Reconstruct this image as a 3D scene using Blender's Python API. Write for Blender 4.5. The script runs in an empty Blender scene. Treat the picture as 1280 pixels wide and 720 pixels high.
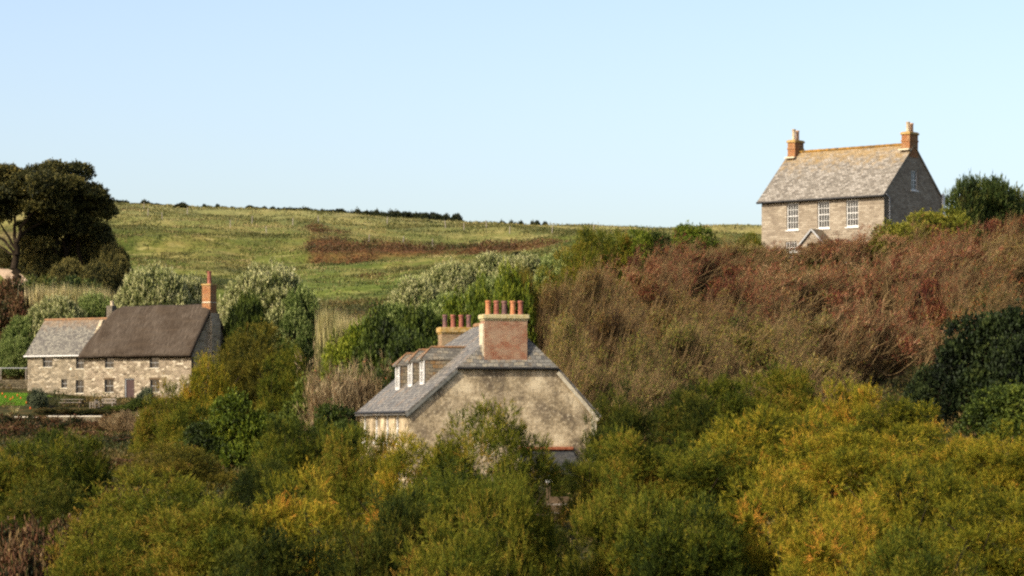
import bpy, math, random
import numpy as np
from mathutils import Vector, Matrix
from mathutils.geometry import tessellate_polygon

F = 3600.0          # focal length in pixels of a 1280 px wide frame
CX, HY = 640.0, 530.0   # optical column, horizon row
S = bpy.context.scene
COL = S.collection
rad = math.radians

# ------------------------------------------------------------------ scene objects helpers
def link(name, data, parent=None):
    o = bpy.data.objects.new(name, data)
    COL.objects.link(o)
    if parent is not None: o.parent = parent
    return o
def tag(o, label=None, cat=None, group=None, kind=None):
    if label: o['label'] = label
    if cat: o['category'] = cat
    if group: o['group'] = group
    if kind: o['kind'] = kind
    return o
def empty(name, loc, rz=0.0):
    o = link(name, None)
    o.empty_display_size = .3
    o.location = loc; o.rotation_euler = (0, 0, rz)
    return o

# ------------------------------------------------------------------ terrain heights
COLS = np.array([0, 150, 330, 480, 640, 800, 950, 1110, 1280], float)
TAB = [
 (-400, [-1.6]*9),
 (4,   [-1.7]*9),
 (25,  [-7]*9),
 (60,  [-8.6, -8.6, -8.4, -8.2, -8, -7.6, -7, -6.6, -6.2]),
 (90,  [-7, -7, -6.6, -6, -5.4, -5.2, -5.0, -5.0, -5.0]),
 (115, [-6, -6, -5.2, -4.4, -3.7, -3.4, -3.2, -3.2, -3.0]),
 (127, [-5.4, -5.4, -4.8, -3.7, -2.9, -2.8, -2.6, -2.4, -2.2]),
 (150, [-4.8, -4.6, -4, -2.9, -2.4, -1.4, -.6, -.3, 0]),
 (180, [-3.8, -3.6, -2.8, -1.2, -.4, 1.4, 3.0, 3.4, 3.6]),
 (200, [-3.2, -3, -2, 0, 1.6, 4.6, 8.4, 8.8, 9]),
 (215, [-2.6, -2.6, -1.4, 1.2, 4.4, 9.2, 11.7, 12.2, 12.4]),
 (240, [-2, -1.8, .6, 4.0, 8.0, 12.0, 12.9, 13.2, 13.8]),
 (278, [-1.2, -1.2, 1.6, 6.4, 11.4, 14.4, 15.4, 16, 17]),
 (283, [-.4, -.4, 2.0, 6.8, 11.7, 14.7, 15.7, 16.3, 17.3]),
 (286, [1.0, 1.0, 2.2, 7.0, 11.9, 14.9, 15.9, 16.5, 17.5]),
 (295, [2.2, 2.4, 2.8, 7.8, 12.5, 15.3, 16.6, 17.3, 18.3]),
 (306, [3.6, 3.2, 4.4, 9.0, 13.3, 15.9, 17.5, 18.3, 19.3]),
 (320, [7, 6.6, 7.2, 10.4, 14.4, 16.9, 18.7, 19.6, 20.6]),
 (350, [14.3, 13.0, 13.4, 14.6, 16.6, 18.8, 21, 22, 23]),
 (370, [18.6, 17, 16.6, 17.6, 19.4, 21, 22.4, 23.4, 24.4]),
 (410, [22.8, 22, 22.3, 23, 23.8, 24.6, 25.4, 26.4, 27]),
 (450, [29, 28.6, 28.5, 28.3, 28.4, 28.5, 28.6, 29, 29]),
 (500, [36, 36.4, 35.8, 35.2, 34.4, 33.6, 33.2, 33, 33]),
 (540, [41.2, 41.6, 40.0, 38.4, 37.1, 36.4, 36, 36, 36]),
 (560, [42.4, 42.6, 41.0, 39.2, 37.7, 37.0, 36.4, 36.4, 36.4]),
 (600, [41, 41, 39.5, 37.7, 36.4, 35.6, 35.2, 35.2, 35.2]),
 (700, [30]*9),
 (2500, [-2]*9),
 (9000, [-6]*9)]
TD = np.array([t[0] for t in TAB], float)
TZ = np.array([t[1] for t in TAB], float)
def _raw(X, Y):
    u = X/np.maximum(Y, 60.0)*F + CX
    u = np.clip(u, COLS[0], COLS[-1]-.001)
    i = np.clip(np.searchsorted(COLS, u, 'right')-1, 0, len(COLS)-2)
    f = (u-COLS[i])/(COLS[i+1]-COLS[i])
    r = np.clip(np.searchsorted(TD, Y, 'right')-1, 0, len(TD)-2)
    g = np.clip((Y-TD[r])/(TD[r+1]-TD[r]), 0, 1)
    return (TZ[r, i]*(1-f)+TZ[r, i+1]*f)*(1-g)+(TZ[r+1, i]*(1-f)+TZ[r+1, i+1]*f)*g
rngT = np.random.default_rng(5)
def vnoise(X, Y, sc, seed):
    r = np.random.default_rng(seed); G = r.random((256, 256))
    x = X/sc+1000.3; y = Y/sc+1000.7
    xi = np.floor(x).astype(int); yi = np.floor(y).astype(int); fx = x-xi; fy = y-yi
    fx = fx*fx*(3-2*fx); fy = fy*fy*(3-2*fy)
    a = G[xi & 255, yi & 255]; b = G[(xi+1) & 255, yi & 255]; c = G[xi & 255, (yi+1) & 255]; d = G[(xi+1) & 255, (yi+1) & 255]
    return (a*(1-fx)+b*fx)*(1-fy)+(c*(1-fx)+d*fx)*fy
GX0, GX1, GY0, GY1 = -170, 210, -20, 760
_gx, _gy = np.meshgrid(np.arange(GX0, GX1+1, dtype=float), np.arange(GY0, GY1+1, dtype=float), indexing='ij')
_G = _raw(_gx, _gy)
for _ in range(3):
    _P = np.pad(_G, 1, mode='edge')
    _G = (_P[:-2, 1:-1]+_P[2:, 1:-1]+_P[1:-1, :-2]+_P[1:-1, 2:]+2*_P[1:-1, 1:-1])/6
_far = np.clip((_gy-330)/40, 0, 1)
_G = _G + _far*((vnoise(_gx, _gy, 26, 1)-.5)*1.5+(vnoise(_gx, _gy, 9, 2)-.5)*.8+(vnoise(_gx, _gy, 4, 3)-.5)*.5+(vnoise(_gx*.3, _gy, 7, 4)-.5)*2.0+(vnoise(_gx*.22, _gy, 3.2, 6)-.5)*.8)*(1-np.clip((_gy-500)/60, 0, .6))
def gz(X, Y):
    X = np.asarray(X, float); Y = np.asarray(Y, float)
    inside = (X > GX0) & (X < GX1-1) & (Y > GY0) & (Y < GY1-1)
    x = np.clip(X-GX0, 0, GX1-GX0-1.001); y = np.clip(Y-GY0, 0, GY1-GY0-1.001)
    i = x.astype(int); j = y.astype(int); f = x-i; g = y-j
    z = (_G[i, j]*(1-f)+_G[i+1, j]*f)*(1-g)+(_G[i, j+1]*(1-f)+_G[i+1, j+1]*f)*g
    return np.where(inside, z, _raw(X, Y))
def gzf(x, y): return float(gz(np.array([x]), np.array([y]))[0])
def at(px, D, py=None):
    x = (px-CX)/F*D
    return Vector((x, D, gzf(x, D) if py is None else (HY-py)/F*D))

# ------------------------------------------------------------------ materials
def lin(c):
    return tuple((v/12.92 if v <= .04045 else ((v+.055)/1.055)**2.4) for v in c)
def hexc(h):
    h = h.lstrip('#'); return tuple(.82*v for v in lin([int(h[i:i+2], 16)/255 for i in (0, 2, 4)]))
class NT:
    def __init__(s, name):
        s.m = bpy.data.materials.new(name); s.m.use_nodes = True
        s.t = s.m.node_tree; s.t.nodes.clear()
        s.out = s.t.nodes.new('ShaderNodeOutputMaterial')
    def n(s, ty, ins=None, **kw):
        nd = s.t.nodes.new(ty)
        for k, v in kw.items(): setattr(nd, k, v)
        for k, v in (ins or {}).items():
            if hasattr(v, 'is_linked') : s.t.links.new(v, nd.inputs[k])
            else: nd.inputs[k].default_value = v
        return nd
    def coord(s, which='Object'): return s.n('ShaderNodeTexCoord').outputs[which]
    def mapping(s, vec, scale=(1, 1, 1), rot=(0, 0, 0), loc=(0, 0, 0)):
        return s.n('ShaderNodeMapping', {'Vector': vec, 'Scale': scale, 'Rotation': rot, 'Location': loc}).outputs[0]
    def noise(s, vec, scale, detail=4, rough=.55, out='Fac'):
        return s.n('ShaderNodeTexNoise', {'Vector': vec, 'Scale': scale, 'Detail': detail, 'Roughness': rough}).outputs[out]
    def ramp(s, fac, stops, interp='LINEAR'):
        r = s.n('ShaderNodeValToRGB', {'Fac': fac}); cr = r.color_ramp; cr.interpolation = interp
        while len(cr.elements) < len(stops): cr.elements.new(.5)
        for e, (p, c) in zip(cr.elements, stops):
            e.position = p; e.color = (c, c, c, 1) if isinstance(c, (int, float)) else (*c, 1)
        return r.outputs['Color']
    def mix(s, fac, a, b, mode='MIX'):
        m = s.n('ShaderNodeMix', data_type='RGBA', blend_type=mode)
        for k, v in ((0, fac), (6, a), (7, b)):
            if hasattr(v, 'is_linked'): s.t.links.new(v, m.inputs[k])
            else: m.inputs[k].default_value = v if isinstance(v, (int, float)) else (*v, 1)
        return m.outputs[2]
    def math(s, op, a, b=0.0, c=None):
        m = s.n('ShaderNodeMath', operation=op)
        for k, v in enumerate((a, b) if c is None else (a, b, c)):
            if hasattr(v, 'is_linked'): s.t.links.new(v, m.inputs[k])
            else: m.inputs[k].default_value = v
        return m.outputs[0]
    def bump(s, h, strength=.5, dist=.05):
        return s.n('ShaderNodeBump', {'Height': h, 'Strength': strength, 'Distance': dist}).outputs[0]
    def surf(s, col, rough=.9, spec=.2, bump=None, metal=0.0):
        ins = {'Base Color': col if hasattr(col, 'is_linked') else (*col, 1), 'Roughness': rough, 'Specular IOR Level': spec, 'Metallic': metal}
        p = s.n('ShaderNodeBsdfPrincipled', ins)
        if bump is not None: s.t.links.new(bump, p.inputs['Normal'])
        s.t.links.new(p.outputs[0], s.out.inputs[0]); return s.m
MAT = {}
def field_color(t, tufts=False):
    v = t.coord('Object')
    n1 = t.noise(t.mapping(v, (1, .55, 1)), .045, 6, .62)
    n2 = t.noise(t.mapping(v, (.7, 1.3, 1)), .22, 5, .6)
    n3 = t.noise(t.mapping(v, (.28, 1, 1)), .9, 4, .65)
    base = t.ramp(n1, [(.40, hexc('3c4818')), (.47, hexc('5e602a')), (.53, hexc('82773f')), (.61, hexc('5a4e32'))])
    c = t.mix(t.ramp(n2, [(.45, 0.0), (.62, .75)]), base, hexc('646a2e'))
    c = t.mix(t.ramp(n2, [(.30, .7), (.42, 0.0)]), c, hexc('9c9058'))
    c = t.mix(t.ramp(n3, [(.54, 0.0), (.68, .6)]), c, hexc('494f20'))
    c = t.mix(t.ramp(n3, [(.30, .6), (.42, 0.0)]), c, hexc('a99c66'))
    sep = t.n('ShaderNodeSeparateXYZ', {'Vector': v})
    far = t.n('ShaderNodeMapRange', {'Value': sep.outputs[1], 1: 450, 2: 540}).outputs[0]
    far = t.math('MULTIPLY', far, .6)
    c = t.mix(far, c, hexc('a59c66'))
    near = t.n('ShaderNodeMapRange', {'Value': sep.outputs[1], 1: 445, 2: 380}).outputs[0]
    near = t.math('MULTIPLY', near, .42)
    c = t.mix(near, c, t.mix(t.ramp(n3, [(.4, 0.0), (.62, 1.0)]), hexc('738038'), hexc('4c5e22')))
    return c, n3
def m_terrain():
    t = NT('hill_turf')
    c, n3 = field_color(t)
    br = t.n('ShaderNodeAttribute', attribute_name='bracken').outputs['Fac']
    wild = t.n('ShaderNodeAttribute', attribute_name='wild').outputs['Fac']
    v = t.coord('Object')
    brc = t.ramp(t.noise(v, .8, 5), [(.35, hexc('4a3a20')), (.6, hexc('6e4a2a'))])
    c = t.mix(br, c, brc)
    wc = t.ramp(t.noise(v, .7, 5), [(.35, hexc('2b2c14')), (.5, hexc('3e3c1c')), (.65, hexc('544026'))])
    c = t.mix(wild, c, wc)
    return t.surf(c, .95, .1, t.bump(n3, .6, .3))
def m_fieldgrass():
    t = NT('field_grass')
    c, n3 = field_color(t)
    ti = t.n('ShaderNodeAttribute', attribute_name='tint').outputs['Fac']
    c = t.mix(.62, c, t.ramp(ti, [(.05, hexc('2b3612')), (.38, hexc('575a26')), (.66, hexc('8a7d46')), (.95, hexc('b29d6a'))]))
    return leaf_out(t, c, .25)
def leaf_out(t, c, trans=.3, rough=.65, spec=.2):
    p = t.n('ShaderNodeBsdfPrincipled', {'Base Color': c, 'Roughness': rough, 'Specular IOR Level': spec})
    tr = t.n('ShaderNodeBsdfTranslucent', {'Color': c})
    mx = t.n('ShaderNodeMixShader', {0: trans, 1: p.outputs[0], 2: tr.outputs[0]})
    t.t.links.new(mx.outputs[0], t.out.inputs[0]); return t.m
def leafmat(name, cols, trans=.3, var=.35, patch=.45, pscale=.45, spec=.2, gain=1.0):
    """colours by leaf tint, shifted by soft patches in space and a little per plant"""
    t = NT(name)
    ti = t.n('ShaderNodeAttribute', attribute_name='tint').outputs['Fac']
    pos = t.n('ShaderNodeNewGeometry').outputs['Position']
    nz = t.noise(pos, pscale, 3, .6)
    rnd = t.n('ShaderNodeObjectInfo').outputs['Random']
    f = t.math('ADD', ti, t.math('MULTIPLY', t.math('SUBTRACT', nz, .5), patch*2))
    f = t.math('ADD', f, t.math('MULTIPLY', t.math('SUBTRACT', rnd, .5), var))
    n = len(cols)
    c = t.ramp(f, [(.08+.84*i/(n-1), tuple(v*gain for v in hexc(h))) for i, h in enumerate(cols)])
    return leaf_out(t, c, trans, spec=spec)
def barkmat(name, a, b):
    t = NT(name); v = t.coord('Object')
    return t.surf(t.ramp(t.noise(t.mapping(v, (3, 3, .8)), 3, 5), [(.35, hexc(a)), (.65, hexc(b))]), .95, .1)

# ------------------------------------------------------------------ building mesh helper
class MB:
    def __init__(s): s.v = []; s.f = []
    def poly(s, pts):
        i = len(s.v); s.v += [tuple(p) for p in pts]; s.f.append(list(range(i, i+len(pts)))); return s
    def bx(s, x0, x1, y0, y1, z0, z1):
        x0, x1 = min(x0, x1), max(x0, x1); y0, y1 = min(y0, y1), max(y0, y1); z0, z1 = min(z0, z1), max(z0, z1)
        i = len(s.v)
        s.v += [(x0, y0, z0), (x1, y0, z0), (x1, y1, z0), (x0, y1, z0), (x0, y0, z1), (x1, y0, z1), (x1, y1, z1), (x0, y1, z1)]
        for f in ((0, 3, 2, 1), (4, 5, 6, 7), (0, 1, 5, 4), (1, 2, 6, 5), (2, 3, 7, 6), (3, 0, 4, 7)): s.f.append([i+k for k in f])
        return s
    def slab(s, pts, th):
        """solid of a polygon pushed by the vector th"""
        pts = [Vector(p) for p in pts]; th = Vector(th); n = len(pts); i = len(s.v)
        nrm = Vector((0, 0, 0))
        for k in range(n): nrm += pts[k].cross(pts[(k+1) % n])
        if nrm.dot(th) > 0: pts.reverse()
        s.v += [tuple(p) for p in pts]+[tuple(p+th) for p in pts]
        s.f.append([i+k for k in range(n)]); s.f.append([i+n+k for k in reversed(range(n))])
        for k in range(n):
            q = (k+1) % n; s.f.append([i+q, i+k, i+n+k, i+n+q])
        return s
    def bar(s, a, b, w, h=None):
        a = Vector(a); b = Vector(b); d = (b-a).normalized(); h = h or w
        up = Vector((0, 0, 1)) if abs(d.z) < .9 else Vector((1, 0, 0))
        sd = d.cross(up).normalized(); up = sd.cross(d)
        c = [a+sd*(i*w/2)+up*(j*h/2) for i, j in ((-1, -1), (1, -1), (1, 1), (-1, 1))]
        return s.slab(c, b-a)
    def lathe(s, c, prof, n=12):
        """prof: (radius, z) from the bottom to the top"""
        i = len(s.v); m = len(prof)
        for r, z in prof:
            for k in range(n):
                a = 2*math.pi*k/n; s.v.append((c[0]+r*math.cos(a), c[1]+r*math.sin(a), c[2]+z))
        for j in range(m-1):
            for k in range(n):
                q = (k+1) % n; s.f.append([i+j*n+k, i+j*n+q, i+(j+1)*n+q, i+(j+1)*n+k])
        s.f.append([i+k for k in reversed(range(n))]); s.f.append([i+(m-1)*n+k for k in range(n)])
        return s
    def tube(s, pts, r, n=7):
        for a, b in zip(pts[:-1], pts[1:]):
            a = Vector(a); b = Vector(b); d = (b-a).normalized()
            up = Vector((0, 0, 1)) if abs(d.z) < .9 else Vector((1, 0, 0))
            sd = d.cross(up).normalized(); up = sd.cross(d)
            s.slab([a+sd*math.cos(2*math.pi*k/n)*r+up*math.sin(2*math.pi*k/n)*r for k in range(n)], b-a)
        return s
    def build(s, name, mat, parent=None, smooth=False, bevel=0.0):
        me = bpy.data.meshes.new(name); me.from_pydata(s.v, [], s.f); me.update()
        uv = me.uv_layers.new(name='UVMap')
        for p in me.polygons:
            n = p.normal
            u = Vector((-n.y, n.x, 0))
            u = u.normalized() if u.length > 1e-3 else Vector((1, 0, 0))
            w = n.cross(u)
            for li in p.loop_indices:
                co = me.vertices[me.loops[li].vertex_index].co
                uv.data[li].uv = (co.dot(u), co.dot(w))
            p.use_smooth = smooth
        me.materials.append(mat)
        o = link(name, me, parent)
        if bevel:
            b = o.modifiers.new('edge', 'BEVEL'); b.width = bevel; b.segments = 2; b.limit_method = 'ANGLE'
        return o

def wall_face(mb, o, u, n, outline, holes, depth=.22, thick=.45):
    """a wall in the plane through o, u along it, n outward; outline and holes in (s, z); real reveals"""
    o = Vector(o); u = Vector(u); n = Vector(n); Z = Vector((0, 0, 1))
    P = lambda s, z, d=0.0: o+u*s+Z*z-n*d
    loops = [[Vector((s, z, 0)) for s, z in outline]]+[[Vector((a, c, 0)), Vector((b, c, 0)), Vector((b, d, 0)), Vector((a, d, 0))] for a, b, c, d in holes]
    flat = [p for l in loops for p in l]
    for dd, sgn in ((0.0, 1), (thick, -1)):
        for tri in tessellate_polygon(loops):
            q = [P(flat[k].x, flat[k].y, dd) for k in tri]
            nn = (q[1]-q[0]).cross(q[2]-q[0])
            if nn.length < 1e-9: continue
            if nn.dot(n)*sgn < 0: q.reverse()
            mb.poly(q)
    m = len(outline)
    for k in range(m):
        a = outline[k]; b = outline[(k+1) % m]
        mb.poly([P(*a), P(*b), P(*b, thick), P(*a, thick)])
    for a, b, c, d in holes:
        r = [(a, c), (b, c), (b, d), (a, d)]
        for k in range(4):
            p = r[k]; q = r[(k+1) % 4]
            mb.poly([P(*q), P(*p), P(*p, thick), P(*q, thick)])

def window(parent, o, u, n, rect, cols, rows, fm, gm, sm=None, depth=.1, fw=.06, bw=.025, meet=True, sill=True, lintel=None):
    o = Vector(o); u = Vector(u); n = Vector(n); Z = Vector((0, 0, 1)); a, b, c, d = rect
    P = lambda s, z, dd: o+u*s+Z*z-n*dd
    def piece(mb, s0, s1, z0, z1, d0, d1):
        mb.slab([P(s0, z0, d0), P(s1, z0, d0), P(s1, z1, d0), P(s0, z1, d0)], -n*(d1-d0))
    f = MB()
    piece(f, a, a+fw, c, d, depth, depth+.08); piece(f, b-fw, b, c, d, depth, depth+.08)
    piece(f, a+fw, b-fw, d-fw, d, depth, depth+.08); piece(f, a+fw, b-fw, c, c+fw*1.3, depth, depth+.08)
    w = b-a-2*fw; h = d-c-2.3*fw
    for k in range(1, cols):
        s = a+fw+w*k/cols; piece(f, s-bw/2, s+bw/2, c+1.3*fw, d-fw, depth+.02, depth+.06)
    for k in range(1, rows):
        z = c+1.3*fw+h*k/rows; t = bw*1.9 if (meet and k*2 == rows) else bw
        piece(f, a+fw, b-fw, z-t/2, z+t/2, depth+.015 if t > bw else depth+.023, depth+.063)
    fo = f.build('window', fm, parent)
    g = MB(); piece(g, a+fw, b-fw, c+1.3*fw, d-fw, depth+.045, depth+.055); g.build('pane', gm, fo)
    if sill:
        q = MB(); piece(q, a-.08, b+.08, c-.09, c-.003, -.07, depth+.05); q.build('sill', sm or fm, fo)
    if lintel:
        q = MB(); piece(q, a-.15, b+.15, d+.003, d+.2, -.006, .1); q.build('lintel', lintel, fo)
    return fo

class House:
    def __init__(s, root):
        s.r = root; s.M = Matrix.Rotation(-root.rotation_euler.z, 3, 'Z'); s.o = Vector(root.location)
    def hit(s, px, py, axis, val):
        d = s.M @ Vector(((px-CX)/F, 1, (HY-py)/F)); o = s.M @ (-s.o)
        t = (val-o[axis])/d[axis]; return o+d*t
SKY_STR = .145
# ------------------------------------------------------------------ building materials
def m_rubble(name, stones, mortar, sc=2.2, white=.0):
    t = NT(name); v = t.mapping(t.coord('UV'), (1, 1.9, 1))
    w = t.noise(v, 1.3, 3, out='Color')
    vv = t.n('ShaderNodeVectorMath', {0: v, 1: t.n('ShaderNodeVectorMath', {0: w, 3: .35}, operation='SCALE').outputs[0]}, operation='ADD').outputs[0]
    vo = t.n('ShaderNodeTexVoronoi', {'Vector': vv, 'Scale': sc, 'Randomness': .9})
    ed = t.n('ShaderNodeTexVoronoi', {'Vector': vv, 'Scale': sc, 'Randomness': .9}, feature='DISTANCE_TO_EDGE').outputs['Distance']
    sepc = t.n('ShaderNodeSeparateColor', {0: vo.outputs['Color']})
    k = len(stones)
    c = t.ramp(sepc.outputs[0], [((i+.5)/k, hexc(h)) for i, h in enumerate(stones)], 'LINEAR')
    c = t.mix(t.ramp(ed, [(.02, 1.0), (.07, 0.0)]), c, hexc(mortar))
    big = t.noise(v, .9, 5, .65)
    c = t.mix(t.ramp(big, [(.42, 0.0), (.66, .65)]), c, hexc(stones[0]))
    fine = t.noise(v, 14, 3)
    c = t.mix(t.ramp(fine, [(.3, .35), (.6, 0.0)]), c, (.05, .04, .03))
    if white:
        wn = t.noise(v, 1.1, 3, .5)
        c = t.mix(t.ramp(wn, [(.64, 0.0), (.70, white)]), c, hexc('e6d9c0'))
    h = t.math('ADD', t.ramp(ed, [(0, 0.0), (.12, 1.0)]), t.math('MULTIPLY', fine, .4))
    return t.surf(c, .95, .1, t.bump(h, .7, .04))
def m_slate(name, cols, row=.2, w=.28, lichen=.0, lcol='b0762e', lscale=2.0, rough=.7, ridge=None, wob=.3):
    t = NT(name); uv = t.coord('UV')
    wv = t.noise(uv, .7, 3, out='Color')
    vv = t.n('ShaderNodeVectorMath', {0: uv, 1: t.n('ShaderNodeVectorMath', {0: wv, 3: wob}, operation='SCALE').outputs[0]}, operation='ADD').outputs[0]
    b = t.n('ShaderNodeTexBrick', {'Vector': vv, 'Scale': 1.0, 'Mortar Size': .012, 'Mortar Smooth': .4, 'Bias': 0.0, 'Brick Width': w, 'Row Height': row, 'Color1': (1, 1, 1, 1), 'Color2': (0, 0, 0, 1), 'Mortar': (.5, .5, .5, 1)})
    b.offset = .5
    f = t.math('ADD', t.math('MULTIPLY', b.outputs['Color'], .5), t.math('MULTIPLY', t.noise(uv, 1.1, 6, .7), .5))
    k = len(cols)
    c = t.ramp(f, [(.25+.5*i/(k-1), hexc(h)) for i, h in enumerate(cols)])
    c = t.mix(t.math('MULTIPLY', b.outputs['Fac'], .7), c, hexc('26241f'))
    sm = t.noise(uv, 9, 4, .7)
    c = t.mix(t.ramp(sm, [(.35, .4), (.55, 0.0)]), c, hexc('4c4840'))
    if lichen:
        ln = t.noise(t.mapping(uv, (1, 1, 1)), lscale, 6, .75)
        lf = t.ramp(ln, [(.56-.1*lichen, 0.0), (.66, lichen)])
        if ridge:
            z = t.n('ShaderNodeSeparateXYZ', {'Vector': t.coord('Object')}).outputs[2]
            g = t.n('ShaderNodeMapRange', {'Value': z, 1: ridge[0], 2: ridge[1], 3: 0.0, 4: 1.0}).outputs[0]
            lf = t.math('MULTIPLY', t.ramp(t.math('ADD', t.math('MULTIPLY', g, .42), t.math('MULTIPLY', ln, .8)), [(.56, 0.0), (.74, 1.0)]), lichen)
        c = t.mix(lf, c, hexc(lcol))
    h = t.math('ADD', t.math('MULTIPLY', b.outputs['Fac'], -1.0), t.math('MULTIPLY', t.math('ADD', sm, b.outputs['Color']), .8))
    return t.surf(c, rough, .3, t.bump(h, .8, .03))
def m_brick(name, cols, mortar='9a8468', pale=.6, palecol='b39c7c', orange=0.0):
    t = NT(name); uv = t.coord('UV')
    b = t.n('ShaderNodeTexBrick', {'Vector': uv, 'Scale': 1.0, 'Mortar Size': .009, 'Mortar Smooth': .2, 'Bias': 0.0, 'Brick Width': .225, 'Row Height': .075, 'Color1': (1, 1, 1, 1), 'Color2': (0, 0, 0, 1), 'Mortar': (.5, .5, .5, 1)})
    k = len(cols)
    f = t.math('ADD', t.math('MULTIPLY', b.outputs['Color'], .6), t.math('MULTIPLY', t.noise(uv, 3, 4, .7), .4))
    c = t.ramp(f, [(.2+.6*i/(k-1), hexc(h)) for i, h in enumerate(cols)])
    c = t.mix(b.outputs['Fac'], c, hexc(mortar))
    p = t.noise(uv, 1.7, 6, .68)
    c = t.mix(t.ramp(p, [(.40, 0.0), (.60, pale)]), c, hexc(palecol))
    if orange:
        c = t.mix(t.ramp(t.noise(uv, 4, 4, .7), [(.5, 0.0), (.62, orange)]), c, hexc('a8742a'))
    h = t.math('SUBTRACT', t.noise(uv, 16, 3), b.outputs['Fac'])
    return t.surf(c, .92, .1, t.bump(h, .7, .02))
def m_plain(name, a, b, sc=6, rough=.8, spec=.2, bs=.3, bd=.02):
    t = NT(name); v = t.coord('Object'); n = t.noise(v, sc, 5, .65)
    return t.surf(t.ramp(n, [(.35, hexc(a)), (.62, hexc(b))]), rough, spec, t.bump(n, bs, bd))
def m_plaster():
    t = NT('weathered_render'); uv = t.coord('UV')
    n1 = t.noise(uv, .62, 8, .72); n2 = t.noise(t.mapping(uv, (1, .35, 1)), 1.1, 5, .7); n3 = t.noise(uv, 7, 5, .7)
    b = t.n('ShaderNodeTexBrick', {'Vector': t.mapping(uv, (1, 1, 1)), 'Scale': 1.0, 'Mortar Size': .02, 'Mortar Smooth': 1.0, 'Brick Width': .5, 'Row Height': .16})
    c = t.ramp(n1, [(.40, hexc('6f624e')), (.46, hexc('978668')), (.53, hexc('b7a482')), (.61, hexc('d6c4a0'))])
    c = t.mix(t.ramp(n2, [(.50, 0.0), (.64, .65)]), c, hexc('776a55'))
    ring = t.n('ShaderNodeTexVoronoi', {'Vector': t.mapping(uv, (1, 1, 1)), 'Scale': .75}).outputs['Distance']
    c = t.mix(t.ramp(t.math('ADD', ring, t.math('MULTIPLY', t.math('SUBTRACT', n1, .5), 1.1)), [(.20, .5), (.40, 0.0)]), c, hexc('8c7c63'))
    c = t.mix(t.ramp(n3, [(.54, 0.0), (.64, .7)]), c, hexc('d9c7a4'))
    c = t.mix(t.ramp(n3, [(.34, .7), (.44, 0.0)]), c, hexc('574a3a'))
    c = t.mix(t.math('MULTIPLY', b.outputs['Fac'], .22), c, hexc('6e624e'))
    h = t.math('ADD', n3, t.math('MULTIPLY', n1, 1.5))
    return t.surf(c, .95, .1, t.bump(h, .45, .05))
def m_blockwall():
    t = NT('limewashed_stone'); uv = t.coord('UV')
    wv = t.noise(uv, 1.5, 3, out='Color')
    vv = t.n('ShaderNodeVectorMath', {0: uv, 1: t.n('ShaderNodeVectorMath', {0: wv, 3: .12}, operation='SCALE').outputs[0]}, operation='ADD').outputs[0]
    b = t.n('ShaderNodeTexBrick', {'Vector': vv, 'Scale': 1.0, 'Mortar Size': .02, 'Mortar Smooth': .6, 'Bias': 0.0, 'Brick Width': .42, 'Row Height': .17, 'Color1': (1, 1, 1, 1), 'Color2': (0, 0, 0, 1)})
    n1 = t.noise(uv, .9, 6, .7); n3 = t.noise(uv, 9, 4, .7)
    f = t.math('ADD', t.math('MULTIPLY', b.outputs['Color'], .35), t.math('MULTIPLY', n1, .65))
    c = t.ramp(f, [(.28, hexc('7c7060')), (.42, hexc('8b7f6c')), (.56, hexc('968a77')), (.70, hexc('a59a86'))])
    c = t.mix(t.math('MULTIPLY', b.outputs['Fac'], .22), c, hexc('75664f'))
    c = t.mix(t.ramp(n3, [(.28, .4), (.42, 0.0)]), c, hexc('57493a'))
    h = t.math('SUBTRACT', n3, b.outputs['Fac'])
    return t.surf(c, .95, .1, t.bump(h, .35, .03))
def m_thatch():
    t = NT('thatch_reed'); uv = t.coord('UV'); ob = t.coord('Object')
    st = t.noise(t.mapping(uv, (7, .7, 1)), 1.6, 6, .7)
    pt = t.noise(uv, .35, 5, .65); band = t.noise(t.mapping(uv, (.22, 2.0, 1)), 1.0, 4, .6)
    c = t.ramp(st, [(.3, hexc('2e2822')), (.5, hexc('4a4137')), (.7, hexc('6c6154'))])
    c = t.mix(t.ramp(pt, [(.44, .0), (.60, .6)]), c, hexc('33291f'))
    c = t.mix(t.ramp(band, [(.5, 0.0), (.66, .35)]), c, hexc('54483a'))
    return t.surf(c, .98, .05, t.bump(t.math('ADD', st, t.math('MULTIPLY', band, .5)), .8, .05))
def m_glass():
    t = NT('window_glass'); v = t.coord('Object')
    c = t.ramp(t.noise(v, .9, 2), [(.45, hexc('0c0e10')), (.6, hexc('2a2c2b'))])
    return t.surf(c, .06, .5)

G = {}
G['rub'] = m_rubble('tan_rubble_stone', ['978872', '6f6350', 'b0a286', '574b3b', 'a3937a', 'c8bca2'], '96886f')
G['rub2'] = m_rubble('grey_rubble_stone', ['857a66', '685e4c', '9d9078', '7a6b53', 'b0a288'], '8f836c', white=.85)
G['rubdark'] = m_rubble('dark_rubble_stone', ['6b6353', '5a5244', '80776a', '4a443a'], '7c7362')
G['rubgab'] = m_rubble('gable_rubble_lit_tone', ['b8a88c', '9d8c70', 'd0c09e', '84755a'], 'bfae90')  # gable stone raised in tone for the partial light on that side
G['dry'] = m_rubble('garden_wall_stone', ['7c7058', '635941', '95896c', '544c38'], '4d4531', 3.0)
G['slate_up'] = m_slate('lichened_slate', ['6c6458', '81796b', '928a7c', 'a49c8e'], .22, .3, .6, 'a08044', 1.6, .8, (6.6, 10.6), .35)
G['slate_mid'] = m_slate('blue_grey_slate', ['57544e', '6a665e', '7d786e', '8f887a'], .17, .25, .35, '9a7442', 1.1, .65, None, .15)
G['slate_warm'] = m_slate('warm_lichened_slate', ['6a6152', '7f7560', '94876c', '8a6a40'], .17, .25, .55, '94683a', 2.0, .8)
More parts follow.
